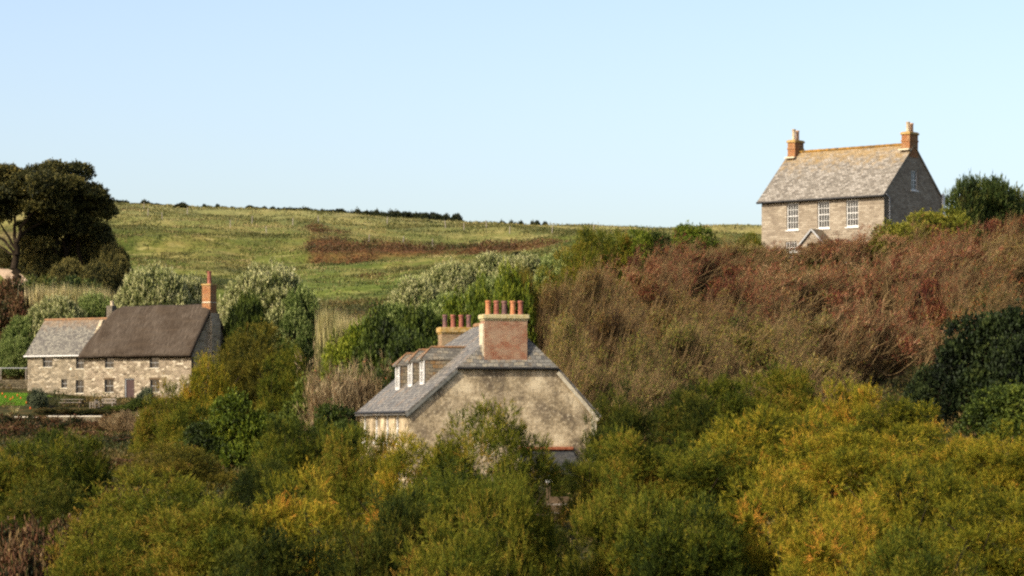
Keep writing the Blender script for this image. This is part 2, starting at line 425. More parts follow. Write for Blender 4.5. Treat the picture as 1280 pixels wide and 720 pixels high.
G['slate_hip'] = m_slate('mottled_hip_slate', ['5f5d58', '77736a', '8d887b', '9c917a'], .17, .25, .5, '9a7a48', 1.6, .75)
G['slate_dark'] = m_slate('dark_lean_to_slate', ['2c2d2e', '3a3b3b', '484846', '3c3a30'], .17, .25)  # darkest slate tones, for the lean-to roof
G['slate_dorm'] = m_slate('dormer_slate', ['5a564e', '6e6a5e', '827c6e', '8a806a'], .17, .25, .25, '8e6a40', 1.8, .8)
G['slate_cot'] = m_slate('cottage_extension_slate', ['56514a', '6a655b', '7c776a', '8f8978'], .2, .26, .4, '947044', 1.8, .8, (6.6, 9.4), .25)
G['brick_mid'] = m_brick('pale_worn_brick', ['7a3f2c', '9a5a40', '86503a', 'a87a5a'], pale=.6, palecol='ac967a')
G['brick_far'] = m_brick('tan_far_brick', ['7a5238', '94704e', '6e5640', 'a08460'], pale=.85, palecol='a08c6c')
G['brick_red'] = m_brick('orange_brick', ['8a4e2e', 'a46436', '7e4a30', 'ac7644'], pale=.45, palecol='a48a64', orange=.3)
G['cap'] = m_plain('lichened_mortar', 'a5925a', 'c9bd95', 9, .95, .1, .6, .03)
G['capor'] = m_plain('orange_lichened_mortar', '9a7428', 'b9a070', 7, .95, .1, .6, .03)
G['terra1'] = m_plain('orange_terracotta', 'a3643e', 'bd845a', 5)
G['terra2'] = m_plain('red_terracotta', '7c4636', '9c6450', 6)
G['terra3'] = m_plain('purple_terracotta', '5a4444', '7d5a50', 5)
G['terra4'] = m_plain('buff_terracotta', 'b58a68', 'd0ab86', 5)
G['pottin'] = m_plain('white_pot', 'a08e72', 'c4b292', 5)
G['white'] = m_plain('white_paint', 'c9c6bc', 'e2dfd6', 4, .5, .4, .1)
G['greyp'] = m_plain('grey_paint', '8e8f8d', 'aaa9a4', 4, .6, .3, .1)
G['greyw'] = m_plain('old_grey_window_paint', '75736c', '92908a', 4, .6, .3, .1)
G['gutter'] = m_plain('dark_gutter', '1f1e1d', '35322e', 5, .6, .3, .1)
G['galv'] = m_plain('pale_gutter', 'b3b0a6', 'd2cec4', 5, .5, .4, .1)
G['fascia'] = m_plain('lead_grey', '55564f', '74736a', 5, .7, .3, .2)
G['lime'] = m_plain('pale_verge_mortar', 'ada085', 'cfc4a8', 5, .95, .1, .5)
G['ridgeor'] = m_plain('orange_ridge_tile', '75614a', '9c7350', 4, .95, .1, .5)
G['ridgedk'] = m_plain('ochre_ridge_tile', '5a4a30', 'a47a34', 2.2, .95, .1, .5)
G['coping'] = m_plain('brick_coping', '86482e', 'a4684a', 7, .95, .1, .5)
G['plaster'] = m_plaster(); G['block'] = m_blockwall(); G['thatch'] = m_thatch(); G['glass'] = m_glass()
G['doorb'] = m_plain('brown_door_paint', '33211c', '45302a', 5, .7, .3, .2)
G['wood'] = m_plain('weathered_wood', '7d7362', 'a1968a', 8, .9, .1, .4)
G['wooddk'] = m_plain('dark_timber', '4a3c2c', '6b5a44', 8, .9, .1, .4)
G['ledge'] = m_plain('pale_wall_coping', 'b5a98f', 'd8cfba', 5, .95, .1, .4)

def pot(mb, x, y, z, h, r):
    mb.lathe((x, y, z), [(r*1.06, 0), (r*1.06, .06), (r*.95, .09), (r*.92, h-.12), (r*1.1, h-.09), (r*1.1, h-.02), (r*.98, h), (r*.7, h), (r*.68, h-.25)], 14)

# ------------------------------------------------------------------ middle house, seen on its gable
def house_mid():
    phi = rad(12.7); D = 127.0
    base = Vector(((512-CX)/F*D, D, -3.4))
    r = empty('gabled_house', base, phi)
    tag(r, 'pale rendered house seen gable end on, with slate roof, three dormers and two chimneys', 'house')
    H = House(r); hp = H.hit
    L = 13.0; W = 8.47
    ze = hp(512, 510, 1, 0).z
    A = hp(571, 458.5, 1, 0); B = hp(697, 459.5, 1, 0); P0 = hp(640, 400, 1, 0)
    zh = (A.z+B.z)/2
    ax, bx = A.x, B.x; xr, zr = P0.x, P0.z
    # walls
    mb = MB()
    wall_face(mb, (0, 0, 0), (1, 0, 0), (0, -1, 0), [(0, -.6), (W, -.6), (W, ze-.1), (bx-.02, zh-.12), (ax+.02, zh-.12), (0, ze-.12)], [])
    o, u, n = Vector((0, 0, 0)), Vector((0, 1, 0)), Vector((-1, 0, 0))
    wins = []
    for px in (496, 483.5, 470, 455.5):
        y0 = hp(px, 530, 0, 0).y
        wins.append((y0-.45, y0+.45, ze-1.55, ze-.30))
    wins2 = [(max(.3, y0-.45)+0, y0+.45, ze-3.6, ze-2.2) for y0 in (2.6, 6.4, 10.2)]
    wall_face(mb, o, u, n, [(0.02, -.6), (L, -.6), (L, ze-.12), (0.02, ze-.12)], wins+wins2)
    mb.slab([(W, .02, -.6), (W, L, -.6), (W, L, ze-.1), (W, .02, ze-.1)], (-.4, 0, 0))
    wall_face(mb, (W, L, 0), (-1, 0, 0), (0, 1, 0), [(0, -.6), (W, -.6), (W, ze-.12), (W-ax, zh-.12), (W-bx, zh-.12), (0, ze-.1)], [])
    mb.build('wall', G['plaster'], r)
    for w in wins+wins2: window(r, o, u, n, w, 2, 2, G['white'], G['glass'], depth=.07, fw=.09)
    # main roof: two slopes, a half hip at each end
    sl = (zr-ze)/(xr); sr = (zr-ze+.1)/(W-xr)
    ov = .22
    R1 = (xr, .55, zr); R2 = (xr, L*.61, zr)
    E = lambda y: (-ov, y, ze-ov*sl); K = lambda y: (W+ov, y, ze-.1-ov*sr)
    a0 = (ax, -.14, zh); b0 = (bx, -.14, zh); a1 = (ax, L+.1, zh); b1 = (bx, L+.1, zh)
    T = (0, 0, -.12)
    m = MB(); m.slab([E(-.12), a0, R1, R2, a1, E(L+.1)], T); m.build('roof', G['slate_mid'], r)
    m = MB(); m.slab([K(-.12), b0, R1, R2, b1, K(L+.1)], T); m.build('roof', G['slate_mid'], r)
    m = MB(); m.slab([a1, b1, R2], T); m.build('hip', G['slate_hip'], r); m = MB(); m.slab([a0, b0, R1], T); h = m.build('hip', G['slate_hip'], r); h['label'] = 'half hip of the roof behind the near chimney'
    m = MB()
    m.tube([R1, R2], .11); m.build('ridge', G['ridgeor'], r)
    m = MB(); m.tube([Vector(a0)+Vector((0, -.03, -.05)), Vector(b0)+Vector((0, -.03, -.05))], .06); m.tube([E(-.1), E(L)], .06); m.tube([Vector(K(-.1)), Vector(K(L))], .06)
    m.build('gutter', G['gutter'], r)
    m = MB()   # undercloak along the verges
    m.bar(Vector(E(-.09))+Vector((.05, 0, -.16)), Vector(a0)+Vector((0, .04, -.16)), .08, .12)
    m.build('verge', G['fascia'], r)
    m = MB(); m.bar(Vector(K(-.09))+Vector((-.12, -.02, -.2)), Vector(b0)+Vector((-.02, .03, -.22)), .06, .16)
    m.slab([(W-.22, -.03, -.5), (W+.02, -.03, -.5), (W+.02, -.03, ze-.25), (W-.22, -.03, ze-.1)], (0, .05, 0))
    v = m.build('verge', G['lime'], r); v['label'] = 'pale mortared verge on the right side'
    # near chimney
    def chimney(x0, x1, y0, y1, zb, zt, pots, mat, capm, capth=.2):
        m = MB(); m.bx(x0, x1, y0, y1, zb, zt-capth); c = m.build('chimney', mat, r, bevel=.012)
        q = MB(); q.bx(x0-.03, x1+.03, y0-.03, y1+.03, zt-capth-.08, zt-capth); q.bx(x0-.08, x1+.08, y0-.08, y1+.08, zt-capth+.001, zt)
        q.build('cap', capm, c, bevel=.03)
        for (xp, yp, hh, rr, mm) in pots:
            q = MB(); pot(q, xp, yp, zt-.005, hh, rr); q.build('chimney_pot', mm, c, smooth=False)
        return c
    x0 = hp(605.5, 460, 1, -.03).x; x1 = hp(659.3, 460, 1, -.03).x
    zt = hp(630, 393, 1, -.03).z
    cx = [hp(p, 380, 1, .4).x for p in (610.2, 620.5, 630.4, 641, 650.6)]
    zp = hp(630, 375.7, 1, .4).z-zt
    mats = [G['terra1'], G['terra2'], G['terra3'], G['terra1'], G['terra2']]
    c = chimney(x0, x1, -.03, .85, zh-.02, zt, [(x, .4, zp+random.uniform(-.02, .02), .125, mm) for x, mm in zip(cx, mats)], G['brick_mid'], G['cap'])
    c['label'] = 'wide near chimney of worn pale brick with five pots'
    m = MB(); m.bx(x0-.06, x0-.003, .02, .8, zh+.02, zt-.4); m.build('chimney_lit_side', G['lime'], r)  # thin pale sheet giving the chimney's sunlit left side its brightness
    # far chimney
    yf = L-.85
    fx0 = hp(552, 420, 1, yf).x; fw = x1-x0
    zt2 = hp(560, 409, 1, yf).z
    zp2 = hp(560, 393.3, 1, L-.4).z-zt2
    fx = [hp(p, 400, 1, L-.4).x for p in (556.3, 566.3, 576.5, 586)]
    mats = [G['terra3'], G['terra2'], G['terra2'], G['terra3']]
    c = chimney(fx0, fx0+1.75, yf, L+.02, zh-.02, zt2, [(x, L-.4, zp2, .12, mm) for x, mm in zip(fx, mats)], G['brick_far'], G['capor'], .26)
    c['label'] = 'far chimney with lichened cap and four dark pots'
    # dormers on the left slope
    for t, a in ((.262, 1.30), (.455, 1.22), (.645, 1.08)):
        y0 = t*L; wd = .9
        zb = ze+sl*a; zd = zb+1.18; zrd = zd+.52
        xs = a+(zd-zb)/sl; xrd = a+(zrd-zb)/sl
        m = MB()
        for yy, th in ((y0, .08), (y0+wd-.08, .08)):
            m.slab([(a+.045, yy, zb+.02), (a+.045, yy, zd), (xs, yy, zd)], (0, th, 0))
        d = m.build('dormer', G['slate_warm'], r)
        q = MB()
        e = .03
        f0 = (a-.16, y0-e, zd-.02); f1 = (a-.16, y0+wd+e, zd-.02); rp = (a+.42, y0+wd/2, zrd); rb = (xrd+.25, y0+wd/2, zrd+.0)
        bk0 = (xs+.1, y0-e, zd-.02); bk1 = (xs+.1, y0+wd+e, zd-.02)
        q.slab([f0, bk0, rb, rp], (0, 0, -.07)); q.slab([f1, bk1, rb, rp], (0, 0, -.07)); q.slab([f0, f1, rp], (0, 0, -.07))
        q.build('dormer_roof', G['slate_dorm'], d)
        q = MB(); q.tube([rp, rb], .06); q.tube([rp, f0], .03); q.tube([rp, f1], .03); q.build('ridge', G['ridgeor'], d)
        q = MB()
        fwz = .1
        q.bx(a-.02, a+.03, y0-.02, y0+fwz, zb-.05, zd-.09); q.bx(a-.02, a+.03, y0+wd-fwz, y0+wd+.02, zb-.05, zd-.09)
        q.bx(a-.015, a+.03, y0+fwz, y0+wd-fwz, zd-fwz-.09, zd-.09); q.bx(a-.03, a+.03, y0+fwz, y0+wd-fwz, zb-.05, zb+.1)
        q.bx(a, a+.03, y0+wd/2-.03, y0+wd/2+.03, zb+.1, zd-fwz-.09); q.bx(a, a+.028, y0+fwz, y0+wd-fwz, zb+.6, zb+.65)
        q.build('dormer_window', G['white'], d)
        q = MB(); q.bx(a+.031, a+.04, y0+fwz, y0+wd-fwz, zb+.1, zd-fwz-.09); q.build('pane', G['glass'], d)
    # lean-to below the gable with its brick coping
    lx0 = hp(648, 565, 1, 0).x; lx1 = hp(716, 565, 1, 0).x; lz = hp(690, 560, 1, 0).z
    m = MB(); m.bx(lx0, lx1, -.16, .0-.002, lz-.08, lz+.05); m.build('coping', G['coping'], r, bevel=.02)
    m = MB(); m.slab([(lx0, -.004, lz-.1), (lx1, -.004, lz-.1), (lx1+.1, -1.7, lz-1.25), (lx0-.1, -1.7, lz-1.25)], (0, 0, -.1)); q = m.build('lean_to_roof', G['slate_dark'], r)
    m = MB(); m.bx(lx0, lx1, -1.55, -.004, -1.2, lz-1.36)
    m.slab([(lx1-.3, -1.5, lz-1.35), (lx1-.3, -.01, lz-1.35), (lx1-.3, -.01, lz-.25)], (.28, 0, 0)); m.slab([(lx0, -1.5, lz-1.35), (lx0, -.01, lz-1.35), (lx0, -.01, lz-.25)], (.28, 0, 0))
    m.build('lean_to_wall', G['rubdark'], r)
    return r

# ------------------------------------------------------------------ house on the rise at the right
def house_up():
    th = rad(40); D = 222.0
    base = Vector(((1105-CX)/F*D, D, 12.1))
    r = empty('hilltop_house', base, -th)
    tag(r, 'square beige stone house high on the rise, with a brick chimney at each end', 'house')
    H = House(r); hp = H.hit
    Lf, Lg = 11.48, 8.5
    ze = hp(1105, 240.5, 1, 0).z
    zr = hp(1141.5, 181, 0, 0).z
    wins = []
    for cxp, t, b in ((990.6, 253, 287.5), (1029.3, 251, 285.5), (1065.2, 249, 283.5)):
        c = hp(cxp, t, 1, 0); bb = hp(cxp, b, 1, 0)
        wins.append((c.x-.56, c.x+.56, bb.z, c.z))
    g = hp(989, 302, 1, 0)
    low = (g.x-.55, g.x+.55, g.z-1.7, g.z)
    g2 = hp(1066, 300, 1, 0); low2 = (g2.x-.55, g2.x+.55, g2.z-1.7, g2.z)
    dx = hp(1021, 310, 1, 0).x; door = (dx-.5, dx+.5, .05, 2.1)
    m = MB(); o = Vector((0, 0, 0)); u = Vector((1, 0, 0)); n = Vector((0, -1, 0))
    wall_face(m, o, u, n, [(-Lf, -1), (0, -1), (0, ze-.08), (-Lf, ze-.08)], wins+[low, low2, door])
    m.build('front_wall', G['block'], r)
    gw0 = hp(1139.5, 212.5, 0, 0); gw1 = hp(1146.5, 238.5, 0, 0)
    gwin = (gw0.y-.05, gw1.y+.05, gw1.z, gw0.z)
    m = MB(); go, gu, gn = Vector((0, 0, 0)), Vector((0, 1, 0)), Vector((1, 0, 0))
    wall_face(m, go, gu, gn, [(.02, -1), (Lg, -1), (Lg, ze-.08), (Lg/2, zr-.1), (.02, ze-.08)], [gwin])
    wall_face(m, (-Lf, 0, 0), gu, (-1, 0, 0), [(.02, -1), (Lg, -1), (Lg, ze-.08), (Lg/2, zr-.1), (.02, ze-.08)], [])
    m.slab([(-Lf, Lg, -1), (0, Lg, -1), (0, Lg, ze-.1), (-Lf, Lg, ze-.1)], (0, -.4, 0))
    w = m.build('gable_wall', G['block'], r)
    for q in wins: window(r, o, u, n, q, 4, 4, G['white'], G['glass'], depth=.1, fw=.085, bw=.03)
    for q in (low, low2): window(r, o, u, n, q, 4, 4, G['white'], G['glass'], depth=.1, fw=.085, bw=.03)
    window(r, go, gu, gn, gwin, 2, 4, G['white'], G['glass'], depth=.08, fw=.08, bw=.035)
    dd = MB(); dd.bx(door[0], door[1], .15, .2, .05, 2.1); dd.build('door', G['white'], r)
    # roof
    s = (zr-ze)/(Lg/2); ov = .3
    top = .06
    x0, x1 = -Lf-.28, .1
    m = MB(); m.slab([(x0, -ov, ze-ov*s+top), (x1, -ov, ze-ov*s+top), (x1, Lg/2, zr+top), (x0, Lg/2, zr+top)], (0, 0, -.13)); m.build('roof', G['slate_up'], r)
    m = MB(); m.slab([(x0, Lg+ov, ze-ov*s+top), (x1, Lg+ov, ze-ov*s+top), (x1, Lg/2, zr+top), (x0, Lg/2, zr+top)], (0, 0, -.13)); m.build('roof', G['slate_up'], r)
    m = MB()
    k = 26; a = x0+.8; b = x1-.85; stp = (b-a)/k
    for i in range(k):
        m.lathe((0, 0, 0), [(0.001, 0), (0.001, .001)], 3) if False else m.tube([(a+i*stp, Lg/2, zr+top+.02), (a+(i+.96)*stp, Lg/2, zr+top+.02)], .12+.01*(i % 2), 8)
    m.build('ridge', G['ridgedk'], r)
    m = MB(); m.tube([(x0+.05, -ov-.06, ze-ov*s+.02), (x1+.02, -ov-.06, ze-ov*s+.02)], .085, 8); m.bar((x0+.05, -.14, ze-.24), (x1-.12, -.14, ze-.24), .2, .14); m.build('gutter', G['gutter'], r)
    m = MB(); m.tube([(.1, .62, -.5), (.1, .62, ze-.35), (.12, .1, ze-.12)], .055, 8); p = m.build('downpipe', G['greyp'], r); p['label'] = 'thin grey downpipe beside the front corner'
    m = MB(); m.bx(.02, .14, Lg-.12, Lg+.16, -.5, ze+.38); p = m.build('downpipe', G['white'], r); p['label'] = 'thick white pipe at the back corner'
    # chimneys astride the ridge at each gable
    def chim(xa, xb, ptop, ctop, npots, lab):
        zc = hp(ptop[0], ctop, 0, (xa+xb)/2).z; zp = hp(ptop[0], ptop[1], 0, (xa+xb)/2).z-zc
        y0, y1 = Lg/2-.62, Lg/2+.62
        m = MB(); m.bx(xa, xb, y0, y1, zr-1.0, zc-.2); c = m.build('chimney', G['brick_red'], r, bevel=.015)
        q = MB(); q.bx(xa-.04, xb+.04, y0-.04, y1+.04, zc-.75, zc-.62); q.build('band', G['brick_red'], c, bevel=.015)
        q = MB(); q.bx(xa-.08, xb+.08, y0-.08, y1+.08, zc-.2, zc-.04); q.bx(xa-.02, xb+.02, y0-.02, y1+.02, zc-.039, zc+.02); q.build('cap', G['capor'], c, bevel=.03)
        q = MB(); q.bx(xa-.1, xb+.1, y0-.3, y0-.01, zr-.45, zr-.33); q.build('flashing', G['lime'], c)
        for i in range(npots):
            q = MB(); pot(q, (xa+xb)/2, Lg/2+(i-(npots-1)/2)*.52, zc, zp*(1-.08*i), .15); q.build('chimney_pot', G['terra4'] if i else G['pottin'], c)
        c['label'] = lab
    chim(-Lf, -Lf+.72, (996, 162), 176, 2, 'orange brick chimney on the far end with two pale pots')
    chim(-.72, .03, (1140, 153), 166, 2, 'orange brick chimney on the near gable with two pots')
    # porch
    pz = hp(1015.5, 286, 1, -1.3).z; pe = hp(1001, 304, 1, -1.3)
    pc = hp(1015.5, 286, 1, -1.3).x; hw = 1.15; pez = pz-1.15
    m = MB(); wall_face(m, (pc-hw, -1.3, 0), (1, 0, 0), (0, -1, 0), [(0, -.6), (2*hw, -.6), (2*hw, pez), (hw, pz-.08), (0, pez)], [(hw-.5, hw+.5, 0, 2.0)], thick=.3)
    for xx in (pc-hw+.15, pc+hw-.15): m.bx(xx-.15, xx+.15, -.999, -.01, -.6, pez-.02)
    p = m.build('porch', G['block'], r)
    m = MB()
    for sg in (-1, 1): m.slab([(pc+sg*(hw+.15), -1.45, pez-.14), (pc+sg*(hw+.15), -.004, pez-.14), (pc, -.004, pz+.02), (pc, -1.45, pz+.02)], (0, 0, -.09))
    m.build('porch_roof', G['slate_warm'], p)
    m = MB(); m.bar((pc, -1.47, pz-.04), (pc-hw-.13, -1.47, pez-.17), .05, .12); m.bar((pc, -1.47, pz-.04), (pc+hw+.13, -1.47, pez-.17), .05, .12); m.build('bargeboard', G['greyp'], p)
    return r

# ------------------------------------------------------------------ thatched cottage
def cottage():
    th = rad(30); D = 295.0
    base = Vector(((239-CX)/F*D, D, 2.3))
    r = empty('thatched_cottage', base, -th)
    tag(r, 'tan stone cottage with brown thatched roof and a lower slate roofed extension', 'cottage')
    H = House(r); hp = H.hit
    xm = hp(105, 470, 1, 0).x; xe = hp(34.5, 470, 1, .15).x
    Lg = 6.9
    ze = hp(239, 446.5, 1, 0).z; zr = hp(263, 378, 0, 0).z; zb = hp(289, 436, 0, 0).z
    o, u, n = Vector((0, 0, 0)), Vector((1, 0, 0)), Vector((0, -1, 0))
    def rect(a, b, t, bt, y=0):
        return (hp(a, 470, 1, y).x, hp(b, 470, 1, y).x, hp((a+b)/2, bt, 1, y).z, hp((a+b)/2, t, 1, y).z)
    ws = [rect(131, 142, 446.8, 460), rect(187, 198.5, 446.8, 460), rect(130.5, 142, 474.5, 490.5), rect(187.5, 199, 474.5, 490.5)]
    dr = rect(155.5, 168, 473, 498.5)
    m = MB(); wall_face(m, o, u, n, [(xm, -1), (0, -1), (0, ze+.1), (xm, ze+.1)], ws+[dr]); m.build('front_wall', G['rub'], r)
    m = MB(); wall_face(m, o, (0, 1, 0), (1, 0, 0), [(.02, -1), (Lg, -1), (Lg, zb), (Lg*.5, zr-.35), (.02, ze)], [])
    wall_face(m, (xm, 0, 0), (0, 1, 0), (-1, 0, 0), [(.02, -1), (Lg, -1), (Lg, zb), (Lg*.62, zr-1.6), (Lg*.38, zr-1.6), (.02, ze)], [])
    m.slab([(xm, Lg, -1), (0, Lg, -1), (0, Lg, zb), (xm, Lg, zb)], (0, -.4, 0))
    g = m.build('gable_wall', G['rubgab'], r); g['label'] = 'rubble gable end, its stone lightened for the partial light on it'
    for q in ws: window(r, o, u, n, q, 2, 2, G['greyw'], G['glass'], G['lime'], depth=.16, fw=.05, bw=.035, lintel=G['wooddk'])
    d = MB(); a, b, c, e = dr; d.bx(a+.12, b-.06, .2, .25, c, e-.1); dd = d.build('door', G['doorb'], r)
    d = MB(); d.bx(a+.001, a+.12, .1, .22, c, e-.002); d.bx(b-.06, b-.001, .1, .22, c, e-.002); d.bx(a+.12, b-.06, .1, .22, e-.1, e-.002); d.build('door_frame', G['greyp'], dd)
    d = MB(); d.lathe((b-.2, .17, c+1.0), [(.01, 0), (.03, .02), (.01, .05)], 8); d.build('handle', G['galv'], dd)
    # thatch: a thick rounded skin over the gables
    prof = []   # (y, z) outer profile, front eave to back eave
    zf = ze+.36
    yr = Lg*.5
    N = 26
    for k in range(N+1):
        t = k/N; y = -.55+(Lg+.9+.2)*t
        if y < yr: z = zf+(zr-zf)*((y+.55)/(yr+.55))
        else: z = zr+(zb-.25-zr)*((y-yr)/(Lg+.55-yr))
        prof.append((y, z))
    # soften ridge and belly
    pr = prof[:]
    for _ in range(3):
        pr = [pr[0]]+[(pr[i][0], (pr[i-1][1]+2*pr[i][1]+pr[i+1][1])/4) for i in range(1, len(pr)-1)]+[pr[-1]]
    prof = [(y, z+.16*math.sin(math.pi*min(1, max(0, (y+.55)/(yr+.55))))+.22*math.exp(-((y-yr)/1.0)**2)) for y, z in pr]
    M_ = 44; me_v = []; rnd = np.random.default_rng(9)
    xl = xm-.35; xr_ = .28
    def outer(i, j):
        y, z = prof[j]; t = i/M_
        hgt = (z-zf)/(zr-zf)
        left = xl+max(0, hgt-.0)**1.3*2.0
        x = left+(xr_-left)*t
        droop = -.35*max(0, 1-((x-left)/1.4))**2*(.3+.7*hgt)-.25*max(0, 1-((xr_-x)/1.0))**2*(.25+.75*hgt)
        wob = .035*math.sin(x*1.1+j*.2)+.02*math.sin(x*2.7+j*.5+1)
        return (x, y, z+droop+wob*.7)
    v = [outer(i, j) for i in range(M_+1) for j in range(N+1)]
    f = []
    w = N+1
    for i in range(M_):
        for j in range(N): f.append((i*w+j, (i+1)*w+j, (i+1)*w+j+1, i*w+j+1))
    nb = len(v)
    v += [(x+(.0), y+(.10 if y < yr else -.10), z-.36) for x, y, z in v[:nb]]
    f += [(a+nb, d+nb, c+nb, b+nb) for a, b, c, d in f[:]]
    for i in range(M_):
        f.append((i*w, i*w+nb, (i+1)*w+nb, (i+1)*w)); q = i*w+N; f.append((q, q+w, q+w+nb, q+nb))
    for j in range(N):
        f.append((j, j+1, j+1+nb, j+nb)); q = M_*w+j; f.append((q, q+nb, q+1+nb, q+1))
    m = MB(); m.v = v; m.f = [list(q) for q in f]; tr = m.build('thatch_roof', G['thatch'], r, smooth=True)
    me = tr.data
    m = MB()
    rid = [outer(i, N//2) for i in range(1, M_)]
    yj = min(range(N+1), key=lambda j: abs(prof[j][0]-yr))
    # gable chimney at the right
    zc = hp(259.5, 355, 0, -.4).z; zp = hp(259.5, 339, 0, -.4).z-zc
    y0 = yr-.55; y1 = yr+.55
    m = MB(); m.bx(-.75, .3, y0, y1, zr-1.2, zc-.16); c = m.build('chimney', G['brick_red'], r, bevel=.02); c['label'] = 'orange brick chimney on the right gable with one tall pot'
    q = MB(); q.bx(-.82, .37, y0-.07, y1+.07, zc-.16, zc); q.build('cap', G['capor'], c, bevel=.03)
    q = MB(); pot(q, -.22, yr, zc-.005, zp, .23); q.build('chimney_pot', G['terra2'], c)
    q = MB(); q.slab([(.02, y0-.35, -1), (.55, y0-.2, -1), (.55, y0-.05, zr-2.4), (.32, y0+.05, zr-1.1), (.02, y0, zr-1.1)], (0, 1.5, 0)); q.build('chimney_breast', G['rubgab'], r)
    q = MB(); q.bx(-.78, .32, y0-.05, y1+.05, zr-.1, zr+.08); q.build('flashing', G['lime'], c, bevel=.1)
    # small back chimney at the far end of the ridge
    cx_ = hp(138.5, 378, 1, yr+.4).x; zt = hp(138.5, 374, 1, yr+.4).z
    m = MB(); m.bx(cx_-.35, cx_+.4, yr+.1, yr+.9, zr-2.5, zt-.7); c = m.build('chimney', G['rubdark'], r, bevel=.02); c['label'] = 'low stone chimney behind the left end of the thatch'
    q = MB(); pot(q, cx_+.1, yr+.5, zt-.7, .5, .2); q.build('chimney_pot', G['pottin'], c)
    # slate extension
    ye = .15; Le = 6.2
    zee = hp(34, 441.3, 1, ye).z; zre = hp(60, 400.5, 1, ye+Le/2).z
    wse = [rect(53.5, 65.5, 444.5, 459, ye), rect(95, 107-1.5, 446.5, 461, ye), rect(76.5, 84, 474, 485, ye), rect(94.5, 104.6, 475, 491.5, ye)]
    wse = [(a, min(b, xm-.06), c, d) for a, b, c, d in wse]
    m = MB(); wall_face(m, (0, ye, 0), u, n, [(xe, -1), (xm-.004, -1), (xm-.004, zee-.05), (xe, zee-.05)], wse)
    wall_face(m, (xe, ye, 0), (0, 1, 0), (-1, 0, 0), [(.02, -1), (Le, -1), (Le, zee-.05), (Le/2, zre-.1), (.02, zee-.05)], [])
    m.slab([(xe, ye+Le, -1), (xm, ye+Le, -1), (xm, ye+Le, zee), (xe, ye+Le, zee)], (0, -.4, 0))
    q = m.build('extension_wall', G['rub2'], r); q['label'] = 'greyer rubble wall of the extension with whitish stones'
    for q in wse: window(r, (0, ye, 0), u, n, q, 2, 2, G['greyw'], G['glass'], G['lime'], depth=.16, fw=.05, bw=.035)
    s = (zre-zee)/(Le/2); xa, xb = xe-.2, xm+.6
    m = MB()
    m.slab([(xa, ye-.3, zee-.3*s+.05), (xb, ye-.3, zee-.3*s+.05), (xb, ye+Le/2, zre+.05), (xa, ye+Le/2, zre+.05)], (0, 0, -.12))
    m.build('slate_roof', G['slate_cot'], r)
    m = MB(); m.slab([(xa, ye+Le+.3, zee-.3*s+.05), (xb, ye+Le+.3, zee-.3*s+.05), (xb, ye+Le/2, zre+.05), (xa, ye+Le/2, zre+.05)], (0, 0, -.12)); m.build('slate_roof', G['slate_cot'], r)
    m = MB(); m.tube([(xa, ye+Le/2, zre+.06), (xb, ye+Le/2, zre+.06)], .12, 8); m.build('ridge', G['ridgeor'], r)
    m = MB(); m.tube([(xa, ye-.38, zee-.33*s), (xm-.35, ye-.38, zee-.33*s)], .09, 8); m.build('gutter', G['galv'], r)
    return r, H, xm

HM = house_mid(); HU = house_up(); HC, HCH, XM = cottage()

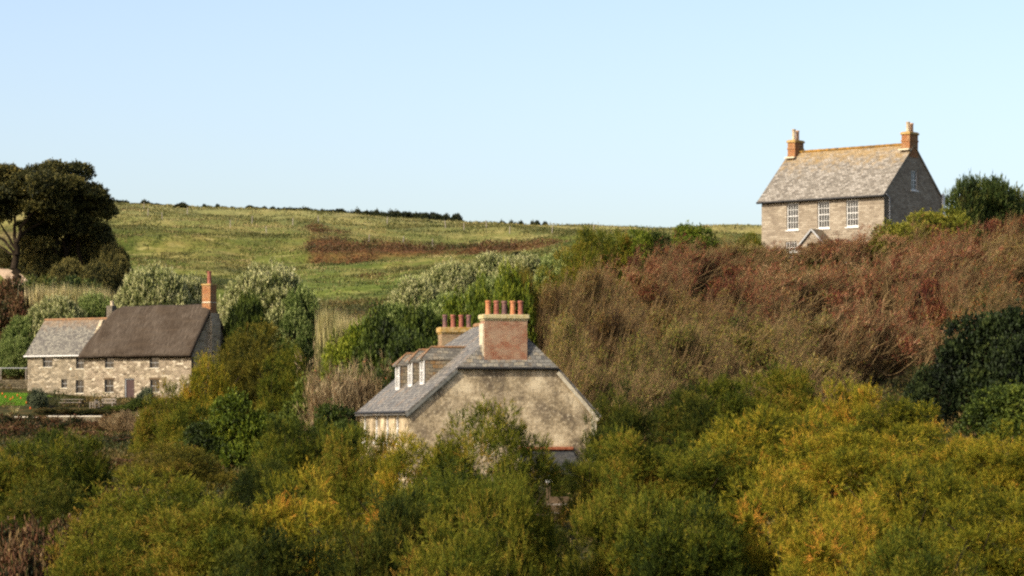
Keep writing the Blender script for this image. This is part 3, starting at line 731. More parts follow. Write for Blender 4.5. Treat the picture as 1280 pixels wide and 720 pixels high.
# ------------------------------------------------------------------ things in the cottage garden
def place(px, py, D): return Vector(((px-CX)/F*D, D, (HY-py)/F*D))
def garden():
    rz = -rad(30)
    # picnic table in front of the extension
    t = empty('picnic_table', place(92, 504, 291), rz+.15); t.location.z = gzf(t.location.x, t.location.y)
    tag(t, 'weathered grey picnic table with attached benches in front of the slate roofed extension', 'picnic table')
    m = MB()
    for k in range(5): m.bx(-1.3, 1.3, -.36+k*.15, -.36+k*.15+.13, .72, .76)
    m.build('table_top', G['wood'], t, bevel=.006)
    for y in (-.72, .62):
        m = MB(); m.bx(-1.3, 1.3, y, y+.2, .42, .46); m.build('bench_seat', G['wood'], t, bevel=.006)
    for x in (-.9, .9):
        m = MB(); m.bar((x, -.62, -.3), (x, -.2, .72), .07, .09); m.bar((x, .62, -.3), (x, .2, .72), .07, .09); m.bar((x, -.72, .38), (x, .8, .38), .05, .09); m.build('leg', G['wooddk'], t)
    def bench(px, py, D, r2, lab, w=1.7):
        b = empty('garden_bench', place(px, py, D), r2); b.location.z = gzf(b.location.x, b.location.y)
        tag(b, lab, 'bench')
        m = MB()
        for k in range(4): m.bx(-w/2, w/2, -.25+k*.13, -.14+k*.13, .42, .45)
        m.build('seat', G['wood'], b)
        m = MB(); m.bx(-w/2, w/2, .25, .29, .84, .92); m.bx(-w/2, w/2, .25, .29, .5, .56)
        for k in range(13): x = -w/2+.06+k*(w-.12)/12; m.bx(x-.02, x+.02, .26, .28, .56, .84)
        m.build('backrest', G['wood'], b)
        for x in (-w/2, w/2-.07):
            m = MB(); m.bx(x, x+.07, -.27, -.2, -.3, .62); m.bx(x, x+.07, .25, .31, -.3, .92); m.build('leg', G['wood'], b)
            m = MB(); m.bx(x-.01, x+.08, -.3, .249, .625, .66); m.build('armrest', G['wood'], b)
    bench(134, 503, 290.2, rz, 'weathered slatted wooden bench against the cottage wall just left of the door', 1.75)
    bench(117, 503, 289.6, rz-1.2, 'small wooden garden seat seen end on between the picnic table and the slatted bench', 1.0)
    # long low terrace wall in front
    def lowwall(xa, xb, D, ytop, lab, jit):
        a = place(xa, ytop, D); b = place(xb, ytop-.4, D-.6)
        r = empty('terrace_wall', a, math.atan2(b.y-a.y, b.x-a.x)); tag(r, lab, 'wall', 'pale topped terrace walls below the cottage')
        L = (b.xy-a.xy).length
        m = MB(); m.bx(0, L, .0, .4, -1.6, -.13); m.build('stonework', G['dry'], r)
        m = MB(); m.bx(-.05, L+.05, -.05, .45, -.13, .0); m.build('coping', G['ledge'], r, bevel=.03)
    lowwall(18, 46, 283.0, 520.5, 'short pale topped terrace wall at the left edge below the lawn', 0)
    lowwall(59, 127, 283.0, 519.6, 'long pale topped terrace wall below the picnic table', 0)
    lowwall(172, 183, 283.0, 518.3, 'stub of pale topped terrace wall half hidden in bushes right of the cottage door', 0)
    # slender rail left of the cottage
    f = empty('rail_fence', place(-6, 470, 309)); f.location.z = gzf(f.location.x, f.location.y)
    tag(f, 'thin pale rail on posts running to the left corner of the cottage', 'fence')
    zt = (HY-459.5)/F*309-f.location.z
    m = MB(); m.bx(-2.5, 3.6, -.04, .04, zt-.09, zt); m.build('rail', G['greyp'], f)
    for x in (-2, 0.6, 3.3):
        m = MB(); m.bx(x-.05, x+.05, -.05, .05, -.5, zt-.1); m.build('post', G['wood'], f)
    # dry stone bank behind the lawn
    w = empty('garden_wall', place(-10, 485, 307)); w.location.z = gzf(w.location.x, w.location.y)-.3
    tag(w, 'rough dry stone garden wall behind the bright lawn at the left edge', 'wall')
    m = MB(); rr = random.Random(4)
    for k in range(40):
        for j in range(5):
            x = -3+k*.19; m.bx(x, x+.185, -.2+rr.uniform(-.03, .03), .2, j*.24, j*.24+.23-rr.uniform(0, .02))
    m.build('stonework', G['dry'], w, bevel=.02)
garden()

def steps():
    D = 112.0
    z1 = (HY-652)/F*D
    r = empty('garden_steps', Vector(((699-CX)/F*D, D, z1-.6)))
    tag(r, 'narrow weathered wooden steps with a thin post in the dark gap between two tamarisks', 'steps')
    for k, py in enumerate((652, 641, 630.5)):
        z = (HY-py)/F*D-r.location.z
        m = MB(); m.bx(-.42, .42, k*.35-.02, k*.35+.33, z-.05, z); m.build('tread', G['wood'], r, bevel=.006)
        m = MB(); m.bx(-.38, .38, k*.35+.28, k*.35+.30, z, z+.28); m.build('riser', G['wooddk'], r)
    m = MB(); m.bx(-.5, -.44, -.1, -.04, -.8, 1.9); m.build('post', G['wooddk'], r)
    m = MB(); m.bar((-.47, -.07, 1.55), (-.47, 1.2, 2.2), .05, .07); m.build('handrail', G['wooddk'], r)
    p = Vector(((687-CX)/F*110, 110, (HY-601.5)/F*110))
    b = empty('rail_board', p); tag(b, 'short white painted board on a post just above the wooden steps', 'board')
    m = MB(); m.bx(-.15, .15, -.02, .02, -.05, .05); m.build('board', G['white'], b)
    m = MB(); m.bx(-.03, .03, .022, .07, gzf(p.x, p.y)-p.z-.3, .04); m.build('post', G['wooddk'], b)
steps()
# ------------------------------------------------------------------ foliage generators
def mesh_np(name, V, Fq, tint, mat, tris=None, smooth=False):
    me = bpy.data.meshes.new(name)
    V = np.ascontiguousarray(V, np.float32); Fq = np.ascontiguousarray(Fq, np.int32)
    k = Fq.shape[1]
    me.vertices.add(len(V)); me.vertices.foreach_set('co', V.ravel())
    me.loops.add(Fq.size); me.loops.foreach_set('vertex_index', Fq.ravel())
    me.polygons.add(len(Fq)); me.polygons.foreach_set('loop_start', np.arange(0, Fq.size, k, dtype=np.int32))
    me.polygons.foreach_set('loop_total', np.full(len(Fq), k, np.int32))
    if smooth: me.polygons.foreach_set('use_smooth', np.ones(len(Fq), bool))
    if tint is not None:
        a = me.attributes.new('tint', 'FLOAT', 'POINT'); a.data.foreach_set('value', np.ascontiguousarray(tint, np.float32))
    me.update(calc_edges=True); me.validate()
    me.materials.append(mat)
    return me
def multi_dome(rng, R, H, n, r0, r1):
    """several domes of unequal height grown into one another"""
    Cs = []; rr = []
    subs = [(0, 0, .72, 1.0)]+[(math.cos(a)*R*.48, math.sin(a)*R*.48, rng.uniform(.42, .62), rng.uniform(.55, .95)) for a in np.linspace(0, 6.28, 6)[:-1]+rng.uniform(0, 1.2)]
    for x, y, fr, fh in subs:
        C, r = dome_lobes(rng, R*fr, H*fh, int(n*(.30 if x == 0 else .16)), r0, r1, f0=.82); C[:, 0] += x; C[:, 1] += y; Cs.append(C); rr.append(r)
    return np.concatenate(Cs), np.concatenate(rr)
def unit(v): return v/np.maximum(np.linalg.norm(v, axis=-1, keepdims=True), 1e-9)
def blades(rng, P, D, L, W, mid=.45):
    n = len(P); D = unit(D); S_ = unit(np.cross(D, rng.normal(size=(n, 3))))
    L = np.broadcast_to(L, (n,))[:, None]; W = np.broadcast_to(W, (n,))[:, None]
    V = np.stack([P, P+D*L*mid+S_*W*.5, P+D*L, P+D*L*mid-S_*W*.5], 1).reshape(-1, 3)
    Fq = np.arange(4*n).reshape(n, 4)
    return V, Fq
def leafmesh(name, rng, P, D, L, W, tint, mat, mid=.45):
    V, Fq = blades(rng, P, D, L, W, mid)
    return mesh_np(name, V, Fq, np.repeat(np.clip(tint, 0, 1), 4), mat)
def tubes(segs, n=5):
    """segs: list of (p0, p1, r0, r1)"""
    A = np.array([s[0] for s in segs], float); B = np.array([s[1] for s in segs], float)
    r0 = np.array([s[2] for s in segs])[:, None]; r1 = np.array([s[3] for s in segs])[:, None]
    d = unit(B-A); up = np.where(np.abs(d[:, 2:3]) < .9, np.array([[0, 0, 1.]]), np.array([[1., 0, 0]]))
    s = unit(np.cross(d, up)); u = np.cross(s, d)
    rings = []
    for k in range(n):
        a = 2*math.pi*k/n; v = s*math.cos(a)+u*math.sin(a)
        rings.append((A+v*r0, B+v*r1))
    V = np.stack([q for r in rings for q in r], 1)   # (m, 2n, 3)
    m = len(segs); base = (np.arange(m)*2*n)[:, None]
    Fq = np.concatenate([base+np.array([[2*k, 2*((k+1) % n), 2*((k+1) % n)+1, 2*k+1]]) for k in range(n)])
    return V.reshape(-1, 3), Fq
def dome_lobes(rng, R, H, n, r0, r1, low=-.1, lean=0.0, f0=.72):
    d = unit(rng.normal(size=(n*3, 3))); d[:, 2] = np.abs(d[:, 2])+low; d = unit(d)[:n]
    r = rng.uniform(r0, r1, n)
    f = rng.uniform(f0, 1.0, n)
    C = np.stack([d[:, 0]*(R-r)*f, d[:, 1]*(R-r)*f, np.maximum(d[:, 2]*(H-r)*f, r*.35)], 1)
    C[:, 0] += lean*C[:, 2]
    return C, r
def sprays(rng, C, r, n, k, axis, L, W, up=.5, out=1.0, jit=.6, js=(.85, 1.18), spread=.5, squash=1.0, wind=0.0, t0=.45, tl=.22, ts=.14, tip=.15, inner=.25):
    """n sprays of k blades over the lobes, each a short axis set with blades; returns P, D, L, W, tint"""
    w = r**2; i = rng.choice(len(r), n, p=w/w.sum())
    d = unit(rng.normal(size=(n, 3))); d[:, 2] = np.where(d[:, 2] < -.35, -d[:, 2], d[:, 2]); d = d*rng.uniform(js[0], js[1], (n, 1))
    rr = r[i]*(1-inner*rng.random(n)**1.5)
    base = C[i]+d*rr[:, None]*np.array([1, 1, squash])
    ax = unit(d*out+np.array([wind, 0, up])+rng.normal(size=(n, 3))*jit*.5)
    lt = rng.normal(size=len(r))*tl; st = rng.normal(size=n)*ts
    al = axis*rng.uniform(.6, 1.3, n)
    s = rng.random((n, k))
    P = base[:, None]+ax[:, None]*(s*al[:, None])[..., None]
    D = ax[:, None]+rng.normal(size=(n, k, 3))*spread
    T = t0+lt[i][:, None]+st[:, None]+(s-.5)*tip*2+rng.normal(size=(n, k))*.05
    Ls = L*rng.uniform(.6, 1.3, (n, k)); Ws = W*rng.uniform(.7, 1.3, (n, k))
    keep = P.reshape(-1, 3)[:, 2] > -.6
    return P.reshape(-1, 3)[keep], D.reshape(-1, 3)[keep], Ls.ravel()[keep], Ws.ravel()[keep], T.ravel()[keep]
def stems(rng, R, H, n, r=.07, lean=0.0):
    segs = []
    for _ in range(n):
        a = rng.uniform(0, 2*math.pi); p = np.array([rng.normal()*.02, rng.normal()*.02, -.8]); d = np.array([math.cos(a)*.7+lean, math.sin(a)*.7, 1.3]); d /= np.linalg.norm(d)
        L = H*rng.uniform(.6, .85); q = 5; rad_ = r*rng.uniform(.7, 1.3)
        for j in range(q):
            d2 = d+rng.normal(size=3)*.18; d2 /= np.linalg.norm(d2); e = p+d2*L/q
            segs.append((p, e, rad_*(1-j/q*.7), rad_*(1-(j+1)/q*.7))); p = e; d = d2
            if j > 1:
                for _k in range(2):
                    d3 = d+rng.normal(size=3)*.6; d3 /= np.linalg.norm(d3); segs.append((p, p+d3*L*.3, rad_*.35, rad_*.12))
    return segs
def segmesh(name, segs, mat, n=5):
    V, Fq = tubes(segs, n); return mesh_np(name, V, Fq, np.full(len(V), .5), mat)

M = {
 'tam': leafmat('tamarisk_green', ['20290c', '3c4613', '5a5c19', '706a20', '7e6226'], .35, .25, .45, .5, gain=1.42, spec=.08),
 'tamg': leafmat('tamarisk_gold', ['30350e', '585a16', '766e1c', '907a25', '9c6a28'], .35, .3, .45, .5, gain=1.5, spec=.08),
 'tamd': leafmat('tamarisk_dark', ['1c250c', '323c12', '4c5018', '646020', '6e5624'], .3, .3, .45, .5, gain=1.1, spec=.08),
 'tamb': leafmat('tamarisk_brown', ['2a2e10', '484617', '605a1c', '746626', '76562a'], .3, .25, .4, .5, gain=1.25, spec=.08),
 'bright': leafmat('bright_leaf', ['30380e', '4e6016', '6e781c', '8e922a'], .35, gain=1.05),
 'deep': leafmat('deep_leaf', ['1c240c', '323f12', '48551a', '646c24'], .3, gain=1.15),
 'yellow': leafmat('yellow_leaf', ['4a5016', '6a6e1c', '86842a', 'a09238'], .35),
 'silver': leafmat('silver_leaf', ['3c461c', '687036', '90925a', 'a8a66e', 'bab484'], .2, .2, .25, gain=1.05),
 'silverg': leafmat('silver_green_leaf', ['344418', '566828', '7c8844', 'a2a868'], .2, .2, .3),
 'twig_red': leafmat('reddish_twigs', ['2a130e', '542820', '744030', '86593e', 'a08460'], .0, .4, .6, .2, .1, gain=1.2),
 'twig_olive': leafmat('olive_grey_twigs', ['2c2218', '594628', '796438', '98865a'], .0, .35, .4, .3, .1, gain=1.05),
 'twig_tan': leafmat('tan_twigs', ['56462f', '766448', '907c58', 'a89672'], .0, .3, .3, .3, .1),
 'rust': leafmat('rust_leaf', ['3c1a10', '64301c', '7e4426', '826430', '565a1e'], .3, .3, .7, .25, gain=1.25),
 'brownleaf': leafmat('brown_leaf', ['382814', '5e4420', '80562a', '74682c', '58601a'], .3, .3, .6, .3, gain=1.2),
 'rustg': leafmat('rust_green_leaf', ['26300f', '475018', '6e5a20', '844a20', '8f3f1c'], .3, .3, .5, .25),  # darker green mix, shade put into the leaves of the right hand hawthorns
 'oliveleaf': leafmat('olive_leaf', ['343c12', '54601a', '78782a', '8a6c30'], .3, .3, .5, .3, gain=1.3),
 'oak': leafmat('evergreen_leaf', ['14190c', '262b13', '44431f', '69622e', '887a40'], .2, .2, .35, gain=1.15),
 'ivy': leafmat('ivy_shade_leaf', ['0e140a', '1a240d', '2a3615', '444c20'], .15, .2, .3, spec=.15),  # ivy green darkened so its colour carries the deep shade at the right
 'cyp': leafmat('cypress_leaf', ['1f2c10', '364618', '525c24', '6c6a30'], .2, .2, .3),
 'bramble': leafmat('bramble_leaf', ['22260f', '3c401a', '503c20', '66402a', '7e6640'], .25, .3, .6, .5),
 'reed': leafmat('reed_blade', ['5a6030', '8a8650', 'b0a26a', 'c8b88a'], .3, .3, .4),
 'skyb': leafmat('skyline_bush', ['141a0c', '242c12', '3a3c1a'], .1, .3, .3),
 'brk': leafmat('bracken', ['363c18', '4a4220', '543c24', '664428', '7a6638'], .25, .2, 1.0, .12),
 'ground': leafmat('undergrowth', ['20260e', '383e16', '4e4e1e', '5e4a24', '7a683a'], .25, .2, .7, .2),
 'scrub': leafmat('field_scrub', ['343c18', '4c5020', '605a2c', '74683c'], .2, .2, .4),
 'lawn': leafmat('lawn_grass', ['4a7018', '5e8a1e', '7a9a2a'], .3, .2, .3),
 'shrubg': leafmat('grey_green_leaf', ['2c3420', '485238', '6a7050'], .2),
}
BARK = barkmat('grey_bark', '5a4c3a', '8a7a60'); BARKD = barkmat('dark_bark', '231c14', '3a3024'); BARKP = barkmat('pale_bark', '54402a', '927a52')

VAR = {}    # kind -> list of (R, H, {part: (mesh, material)})
def extent(P):
    return float(np.percentile(np.hypot(P[:, 0], P[:, 1]), 95)), float(np.percentile(P[:, 2], 98.6))
def var_soft(kind, nv, R, H, nl, r0, r1, n, k, axis, L, W, mat, bark=BARKD, seed=0, **kw):
    out = []
    for v in range(nv):
        rng = np.random.default_rng(seed*100+v)
        C, r = multi_dome(rng, R, H, nl, r0, r1) if kind == 'tamarisk' else dome_lobes(rng, R, H, nl, r0, r1, lean=kw.get('lean', 0), f0=kw.get('f0', .72))
        kk = {a: b for a, b in kw.items() if a not in ('lean', 'f0')}
        P, D, Ls, Ws, T = sprays(rng, C, r, n, k, axis, L, W, **kk)
        parts = {'crown': leafmesh(kind+'_crown', rng, P, D, Ls, Ws, T, M[mat])}
        parts['stems'] = segmesh(kind+'_stems', stems(rng, R, H, 7), bark)
        out.append((*extent(P+unit(D)*Ls[:, None]*.7), parts))
    VAR[kind] = out
var_soft('tamarisk', 6, 3.6, 4.8, 140, .34, .72, 5600, 15, .42, .20, .026, 'tam', seed=1, up=.45, jit=.8, spread=.45, tl=.13, ts=.10, tip=.12, inner=.35, js=(.8, 1.08))
var_soft('broadleaf', 3, 2.6, 3.6, 30, .5, .9, 3000, 8, .28, .15, .085, 'bright', seed=2, up=.3, jit=.9, spread=.9, tl=.1, ts=.12)
var_soft('silver', 4, 4.0, 3.6, 120, .4, .7, 6000, 10, .34, .16, .075, 'silver', seed=3, up=.6, jit=.5, spread=.6, tl=.06, ts=.10, tip=.30, inner=.2, f0=.94)
var_soft('cypress', 3, 2.6, 5.0, 26, .5, 1.0, 2200, 10, .5, .28, .06, 'cyp', seed=4, up=.9, jit=.6, spread=.4, tl=.12, lean=.1)
var_soft('bramble', 4, 2.2, 1.5, 26, .35, .65, 1500, 9, .35, .15, .08, 'bramble', seed=5, up=.5, jit=1.1, spread=.9, tl=.2, ts=.2)
var_soft('sky', 3, 1.5, 1.3, 12, .3, .6, 500, 7, .3, .25, .14, 'skyb', seed=6, up=.3, jit=.9, spread=.7)

def thorn_variant(seed, R=3.9, H=4.6, lean=.75, twigs=8500, leaves=9000, base_lift=1.0, leafm='rust', twigm='twig_red', tl0=.2, tl1=.5, nl=28, boughs=70):
    rng = np.random.default_rng(900+seed)
    segs = []; tips = []
    def grow(p, d, L, r, lvl):
        q = 4 if lvl < 2 else 3
        for j in range(q):
            d = d+rng.normal(size=3)*(.16 if lvl else .12)+np.array([lean*.10, 0, .07]); d /= np.linalg.norm(d)
            e = p+d*L/q; ra = r*(1-.55*j/q); rb = r*(1-.55*(j+1)/q); segs.append((p, e, ra, rb)); p = e
            if lvl < 3 and j >= (1 if lvl == 0 else 0):
                for _ in range(3 if lvl < 2 else 3):
                    s = rng.normal(size=3); s[2] *= .5; dd = d*.9+s*.55+np.array([lean*.25, 0, .25]); dd /= np.linalg.norm(dd)
                    grow(p, dd, L*rng.uniform(.45, .65), rb*.6, lvl+1)
        tips.append((p, d))
    for _ in range(7):
        a = rng.uniform(0, 2*math.pi); el = rng.uniform(.5, 1.15)
        d = np.array([math.cos(a)*math.cos(el)+lean*.4, math.sin(a)*math.cos(el), math.sin(el)]); d /= np.linalg.norm(d)
        grow(np.array([rng.normal()*.5-lean*1.5, rng.normal()*.4, -.8]), d, H*rng.uniform(.5, .68)+.5, rng.uniform(.07, .13), 0)
    tp = np.array([t[0] for t in tips]); td = np.array([t[1] for t in tips])
    # bundles of twigs at the ends of the branches and drawn up to the wind-cut dome
    C, r = dome_lobes(rng, R, H, nl, .55, 1.05, lean=lean*.1, f0=.86)
    k_ = C[:, 2] > H*.42; C = C[k_]; r = r[k_]
    kb = 8; nb = twigs//kb; na = nb//2
    i = rng.integers(0, len(tp), na); Pa = tp[i]-td[i]*.3+rng.normal(size=(na, 3))*.12
    Da = td[i]*.7+np.array([lean*.6, 0, .55])+rng.normal(size=(na, 3))*.35
    w = r**2; j = rng.choice(len(r), nb-na, p=w/w.sum()); dd = unit(rng.normal(size=(nb-na, 3))); dd[:, 2] = np.abs(dd[:, 2])
    Pb = C[j]+dd*(r[j]*rng.uniform(.2, .95, len(j)))[:, None]
    Db = dd*.75+np.array([lean*.9, 0, .75])+rng.normal(size=dd.shape)*.4
    P = np.concatenate([Pa, Pb]); D = unit(np.concatenate([Da, Db]))
    lob = np.concatenate([rng.normal(size=na)*.1, (rng.normal(size=len(r))*.2)[j]])+rng.normal(size=len(P))*.1
    P = np.repeat(P, kb, 0); D = np.repeat(D, kb, 0)
    P = P+D*rng.uniform(0, .45, len(P))[:, None]+rng.normal(size=P.shape)*.07; D = D+rng.normal(size=D.shape)*.3
    T = .45+np.repeat(lob, kb)+rng.normal(size=len(P))*.2
    L = rng.uniform(tl0, tl1, len(P)); W = rng.uniform(.016, .034, len(P))
    # long bare boughs sweeping up through the twigs
    bs = []
    for _ in range(boughs):
        a = rng.uniform(0, 6.28); q0 = rng.uniform(.1, .55); el = rng.uniform(.15, 1.3)
        p = np.array([math.cos(a)*R*q0-lean*.8, math.sin(a)*R*q0, H*rng.uniform(.15, .5)])
        e = np.array([math.cos(a)*R*.95*math.cos(el)+lean*.9, math.sin(a)*R*.95*math.cos(el), H*(.35+.62*math.sin(el))])
        bend = rng.normal(size=3)*.25-np.array([lean*.5, 0, .35]); ns = 5; last = p; r0_ = rng.uniform(.018, .045)
        for k in range(1, ns+1):
            t_ = k/ns; c_ = p*(1-t_)+e*t_+bend*math.sin(math.pi*t_)+rng.normal(size=3)*.06
            bs.append((last, c_, r0_*(1-.7*(k-1)/ns), r0_*(1-.7*k/ns))); last = c_
    segs = segs+bs
    V1, F1 = blades(rng, P, D, L, W, .3)
    V2, F2 = tubes([(a, b, c, e) for a, b, c, e in segs], 4)
    tw = mesh_np('thorn_twigs', np.concatenate([V1]), F1, np.repeat(np.clip(T, 0, 1), 4), M[twigm])
    br = mesh_np('thorn_branches', V2, F2, np.full(len(V2), .5), BARKP)
    i = rng.integers(0, len(P), leaves); Pl = P[i]+unit(D[i])*(L[i]*rng.uniform(.1, 1, leaves))[:, None]
    lf = leafmesh('thorn_leaves', rng, Pl, rng.normal(size=(leaves, 3)), rng.uniform(.07, .14, leaves), rng.uniform(.05, .09, leaves), T[i]+rng.normal(size=leaves)*.2, M[leafm])
    return (*extent(P+unit(D)*L[:, None]*.6), {'twigs': tw, 'branches': br, 'leaves': lf})
VAR['thorn'] = [thorn_variant(s) for s in range(3)]
VAR['thorntall'] = [thorn_variant(30+s, H=6.6, twigs=10500, leaves=13500, boughs=95, nl=38) for s in range(3)]
VAR['thornbig'] = [thorn_variant(10+s, H=6.0, leaves=19000, twigs=6000, boughs=35) for s in range(2)]
VAR['twiggy'] = [thorn_variant(20+s, R=2.4, H=2.6, lean=.0, twigs=9000, leaves=300, boughs=30, twigm='twig_tan', tl0=.15, tl1=.4) for s in range(2)]
def reed_variant(seed):
    rng = np.random.default_rng(300+seed); n = 5200; a = rng.uniform(0, 6.28, n); q = np.sqrt(rng.random(n))*1.8
    cl = rng.normal(size=(14, 2))*1.0; ci = rng.integers(0, 14, n)
    P = np.stack([cl[ci, 0]+rng.normal(size=n)*.3, cl[ci, 1]+rng.normal(size=n)*.3, rng.uniform(-.3, 1.0, n)], 1)
    D = rng.normal(size=(n, 3))*.22+np.array([.12, 0, 1])
    return (1.8, 2.0, {'blades': leafmesh('reed_blades', rng, P, D, rng.uniform(.6, 1.3, n), rng.uniform(.03, .06, n), .35+P[:, 2]*.3+rng.normal(size=n)*.15, M['reed'])})
VAR['reed'] = [reed_variant(s) for s in range(2)]

NAMES = {}
def plant(kind, name, cat, px, D, top, wpx, label, group=None, mats=None, hmin=1.2, rot=None, parts=True, dx=0.0, base=None):
    """a plant standing on the ground at (px, D), as high as its top and as wide as it is in reality"""
    rs = plant.rs
    x = (px-CX)/F*D+dx; zg = gzf(x, D) if base is None else base
    Hh = max((HY-top)/F*D-zg, hmin); Wd = wpx/F*D
    if kind == 'thorn' and Hh > 5.4: kind = 'thorntall'
    R, H, pr = VAR[kind][rs.randrange(len(VAR[kind]))]
    sx = Wd/(2*R); sz = Hh/H
    if plant.log: print('PLANT %-12s px%5d D%4d h%5.1f w%5.1f  sx%.2f sz%.2f' % (kind, px, D, Hh, Wd, sx, sz))
    o = empty(name, (x, D, zg), (rs.uniform(0, 6.28) if rot is None else rot+rs.uniform(-.3, .3)))
    tag(o, label, cat, group)
    sy = max(sx*.8, min(sx*1.1, sz))
    for pn, me in pr.items():
        c = link(pn, me, o); c.scale = (sx, sy if rot is not None else sx, sz)
        if mats and pn in mats:
            c.material_slots[0].link = 'OBJECT'; c.material_slots[0].material = M[mats[pn]] if mats[pn] in M else mats[pn]
    return o
plant.rs = random.Random(11); plant.log = False

TG = {'crown': 'tamg'}; TB = {'crown': 'tamb'}; TD_ = {'crown': 'tamd'}
# ---- tamarisks
def tam(px, D, top, w, label, m=None): return plant('tamarisk', 'tamarisk_bush', 'bush', px, D, top, w, label, mats=m)
tam(20, 132, 560, 130, 'dark olive tamarisk at the left frame edge below the terrace wall', None)
tam(78, 138, 545, 130, 'dark olive tamarisk with yellowish sprays below the picnic table', None)
tam(60, 120, 610, 150, 'dark tamarisk in front of the two below the terrace wall', TD_)
tam(310, 225, 420, 135, 'olive brown tamarisk hiding the foot of the cottage gable, under its brick chimney', TB)
tam(262, 215, 455, 80, 'small yellow olive tamarisk against the right corner of the cottage front', TG)
tam(360, 215, 440, 90, 'olive tamarisk right of the cottage gable, left of the pale twiggy bush', None)
tam(205, 205, 487, 75, 'olive tamarisk standing before the cottage right of its door', None)
tam(240, 195, 510, 90, 'mid green tamarisk downhill of the cottage front corner', None)
tam(225, 160, 560, 150, 'brownish olive tamarisk on the bank below the cottage corner', TB)
tam(365, 140, 530, 125, 'tall olive green tamarisk below the deep green bush left of the gabled house', None)
tam(330, 120, 585, 110, 'dull green tamarisk in the hollow left of the gabled house', TD_)
tam(205, 110, 600, 230, 'broad olive tamarisk in the lower left with a rounded shoulder', None)
tam(130, 96, 660, 170, 'olive tamarisk at the very bottom left', None)
tam(270, 90, 640, 210, 'olive tamarisk at the bottom, right of the broad round shouldered one', None)
tam(385, 92, 610, 190, 'large olive tamarisk at the bottom left of the gabled house', TG)
tam(448, 118, 541, 120, 'olive green tamarisk before the side windows of the gabled house', None)
tam(520, 112, 556, 120, 'olive tamarisk under the left corner of the rendered gable', TG)
tam(606, 106, 522, 180, 'big olive tamarisk covering the middle of the rendered gable', None)
tam(560, 92, 600, 170, 'olive green tamarisk below the left half of the rendered gable', None)
tam(632, 84, 612, 135, 'dense green tamarisk left of the dark gap with the wooden steps', None)
tam(480, 84, 630, 170, 'dark green tamarisk at the bottom edge below the side windows', TD_)
tam(575, 78, 665, 180, 'low olive tamarisk at the bottom edge below the gable', None)
tam(340, 78, 680, 200, 'low dark tamarisk along the bottom edge', TD_)
tam(772, 124, 500, 95, 'dark green tamarisk touching the right verge of the gabled house', TD_)
tam(694, 93, 668, 62, 'low dark tamarisk at the very bottom of the gap, below the wooden steps', TD_)
tam(712, 120, 580, 62, 'small dark tamarisk filling the gap under the lean to at the foot of the gable', TD_)
tam(776, 108, 545, 135, 'green tamarisk right of the wooden steps', None)
tam(772, 86, 618, 130, 'green tamarisk at the bottom, right of the dark gap', None)
tam(858, 130, 492, 120, 'dark green tamarisk under the bare thorn branches, right of the gabled house', TD_)
tam(905, 134, 478, 100, 'tamarisk with an upright green tip among the bare thorns', None)
tam(975, 136, 466, 130, 'feathery mid green tamarisk below the pale bare branches', None)
tam(1050, 132, 486, 130, 'gold flecked tamarisk mass below the red thorns', TG)
tam(1120, 128, 505, 130, 'green gold tamarisk left of the darkened ivy hollow', TG)
tam(1180, 116, 540, 140, 'golden tamarisk in front of the darkened ivy hollow', TG)
tam(1262, 112, 545, 140, 'yellow and orange tamarisk at the right edge', TG)
tam(860, 108, 560, 170, 'broad green tamarisk right of centre with dull shadows', None)
tam(960, 110, 520, 190, 'broad pale green tamarisk with pinkish tips in the right foreground', TG)
tam(1060, 104, 545, 190, 'broad yellow green tamarisk in the right foreground', TG)
tam(1150, 92, 590, 190, 'orange flecked tamarisk in the lower right', TG)
tam(1250, 86, 620, 180, 'bushy golden tamarisk in the bottom right corner', TG)
tam(860, 84, 630, 170, 'dull olive tamarisk at the bottom, second right of the dark gap', None)
tam(960, 86, 600, 180, 'yellow green tamarisk at the bottom right of centre', TG)
tam(1055, 80, 640, 190, 'low yellow tamarisk along the bottom right', TG)
tam(1160, 76, 670, 180, 'low olive tamarisk along the bottom right edge', None)
tam(745, 228, 292, 95, 'olive tamarisk on the rise left of the bright green bushes', None)
tam(652, 205, 346, 80, 'rusty olive tamarisk above the five chimney pots', TB)
tam(705, 218, 326, 80, 'olive tamarisk between the silver shrubs and the bare thorns', None)
tam(935, 224, 296, 50, 'small olive tamarisk against the left corner of the hilltop house', None)
# ---- broadleaf shrubs
def bl(px, D, top, w, label, m=None, kind='broadleaf', name='leafy_shrub'): return plant(kind, name, 'shrub', px, D, top, w, label, mats=m)
DP = {'crown': 'deep'}
bl(297, 175, 497, 85, 'bright yellow green shrub in the middle of the tamarisks below the cottage')
bl(335, 180, 520, 70, 'green shrub beside the bright yellow green one', DP)
bl(398, 175, 480, 100, 'deep green rounded shrub left of the pale twiggy bush', DP)
bl(420, 158, 510, 80, 'deep green shrub below the pale twiggy bush', DP)
bl(262, 175, 530, 80, 'mid green shrub below the bright one', DP)
bl(640, 190, 345, 60, 'yellow green shrub just behind the five chimney pots')
bl(605, 186, 365, 60, 'bright yellow green shrub behind the four dark chimney pots')
bl(575, 192, 378, 70, 'mid green shrub behind the far chimney', None)
bl(530, 180, 392, 95, 'deep green shrub above the dormers', DP)
bl(480, 185, 400, 90, 'deep green shrub uphill of the pale twiggy bush', DP)
bl(505, 168, 425, 90, 'dark green shrub behind the dormer roofs', DP)
bl(440, 195, 412, 80, 'mid green shrub above the pale twiggy bush', None)
bl(865, 232, 284, 78, 'bright green shrub on the skyline left of the hilltop house')
bl(795, 228, 291, 58, 'bright green shrub left of the pointed dark one', None)
bl(823, 229, 293, 40, 'dark green pointed shrub between two bright ones', DP)
bl(1150, 214, 268, 90, 'yellow green shrub before the gable of the hilltop house', {'crown': 'yellow'})
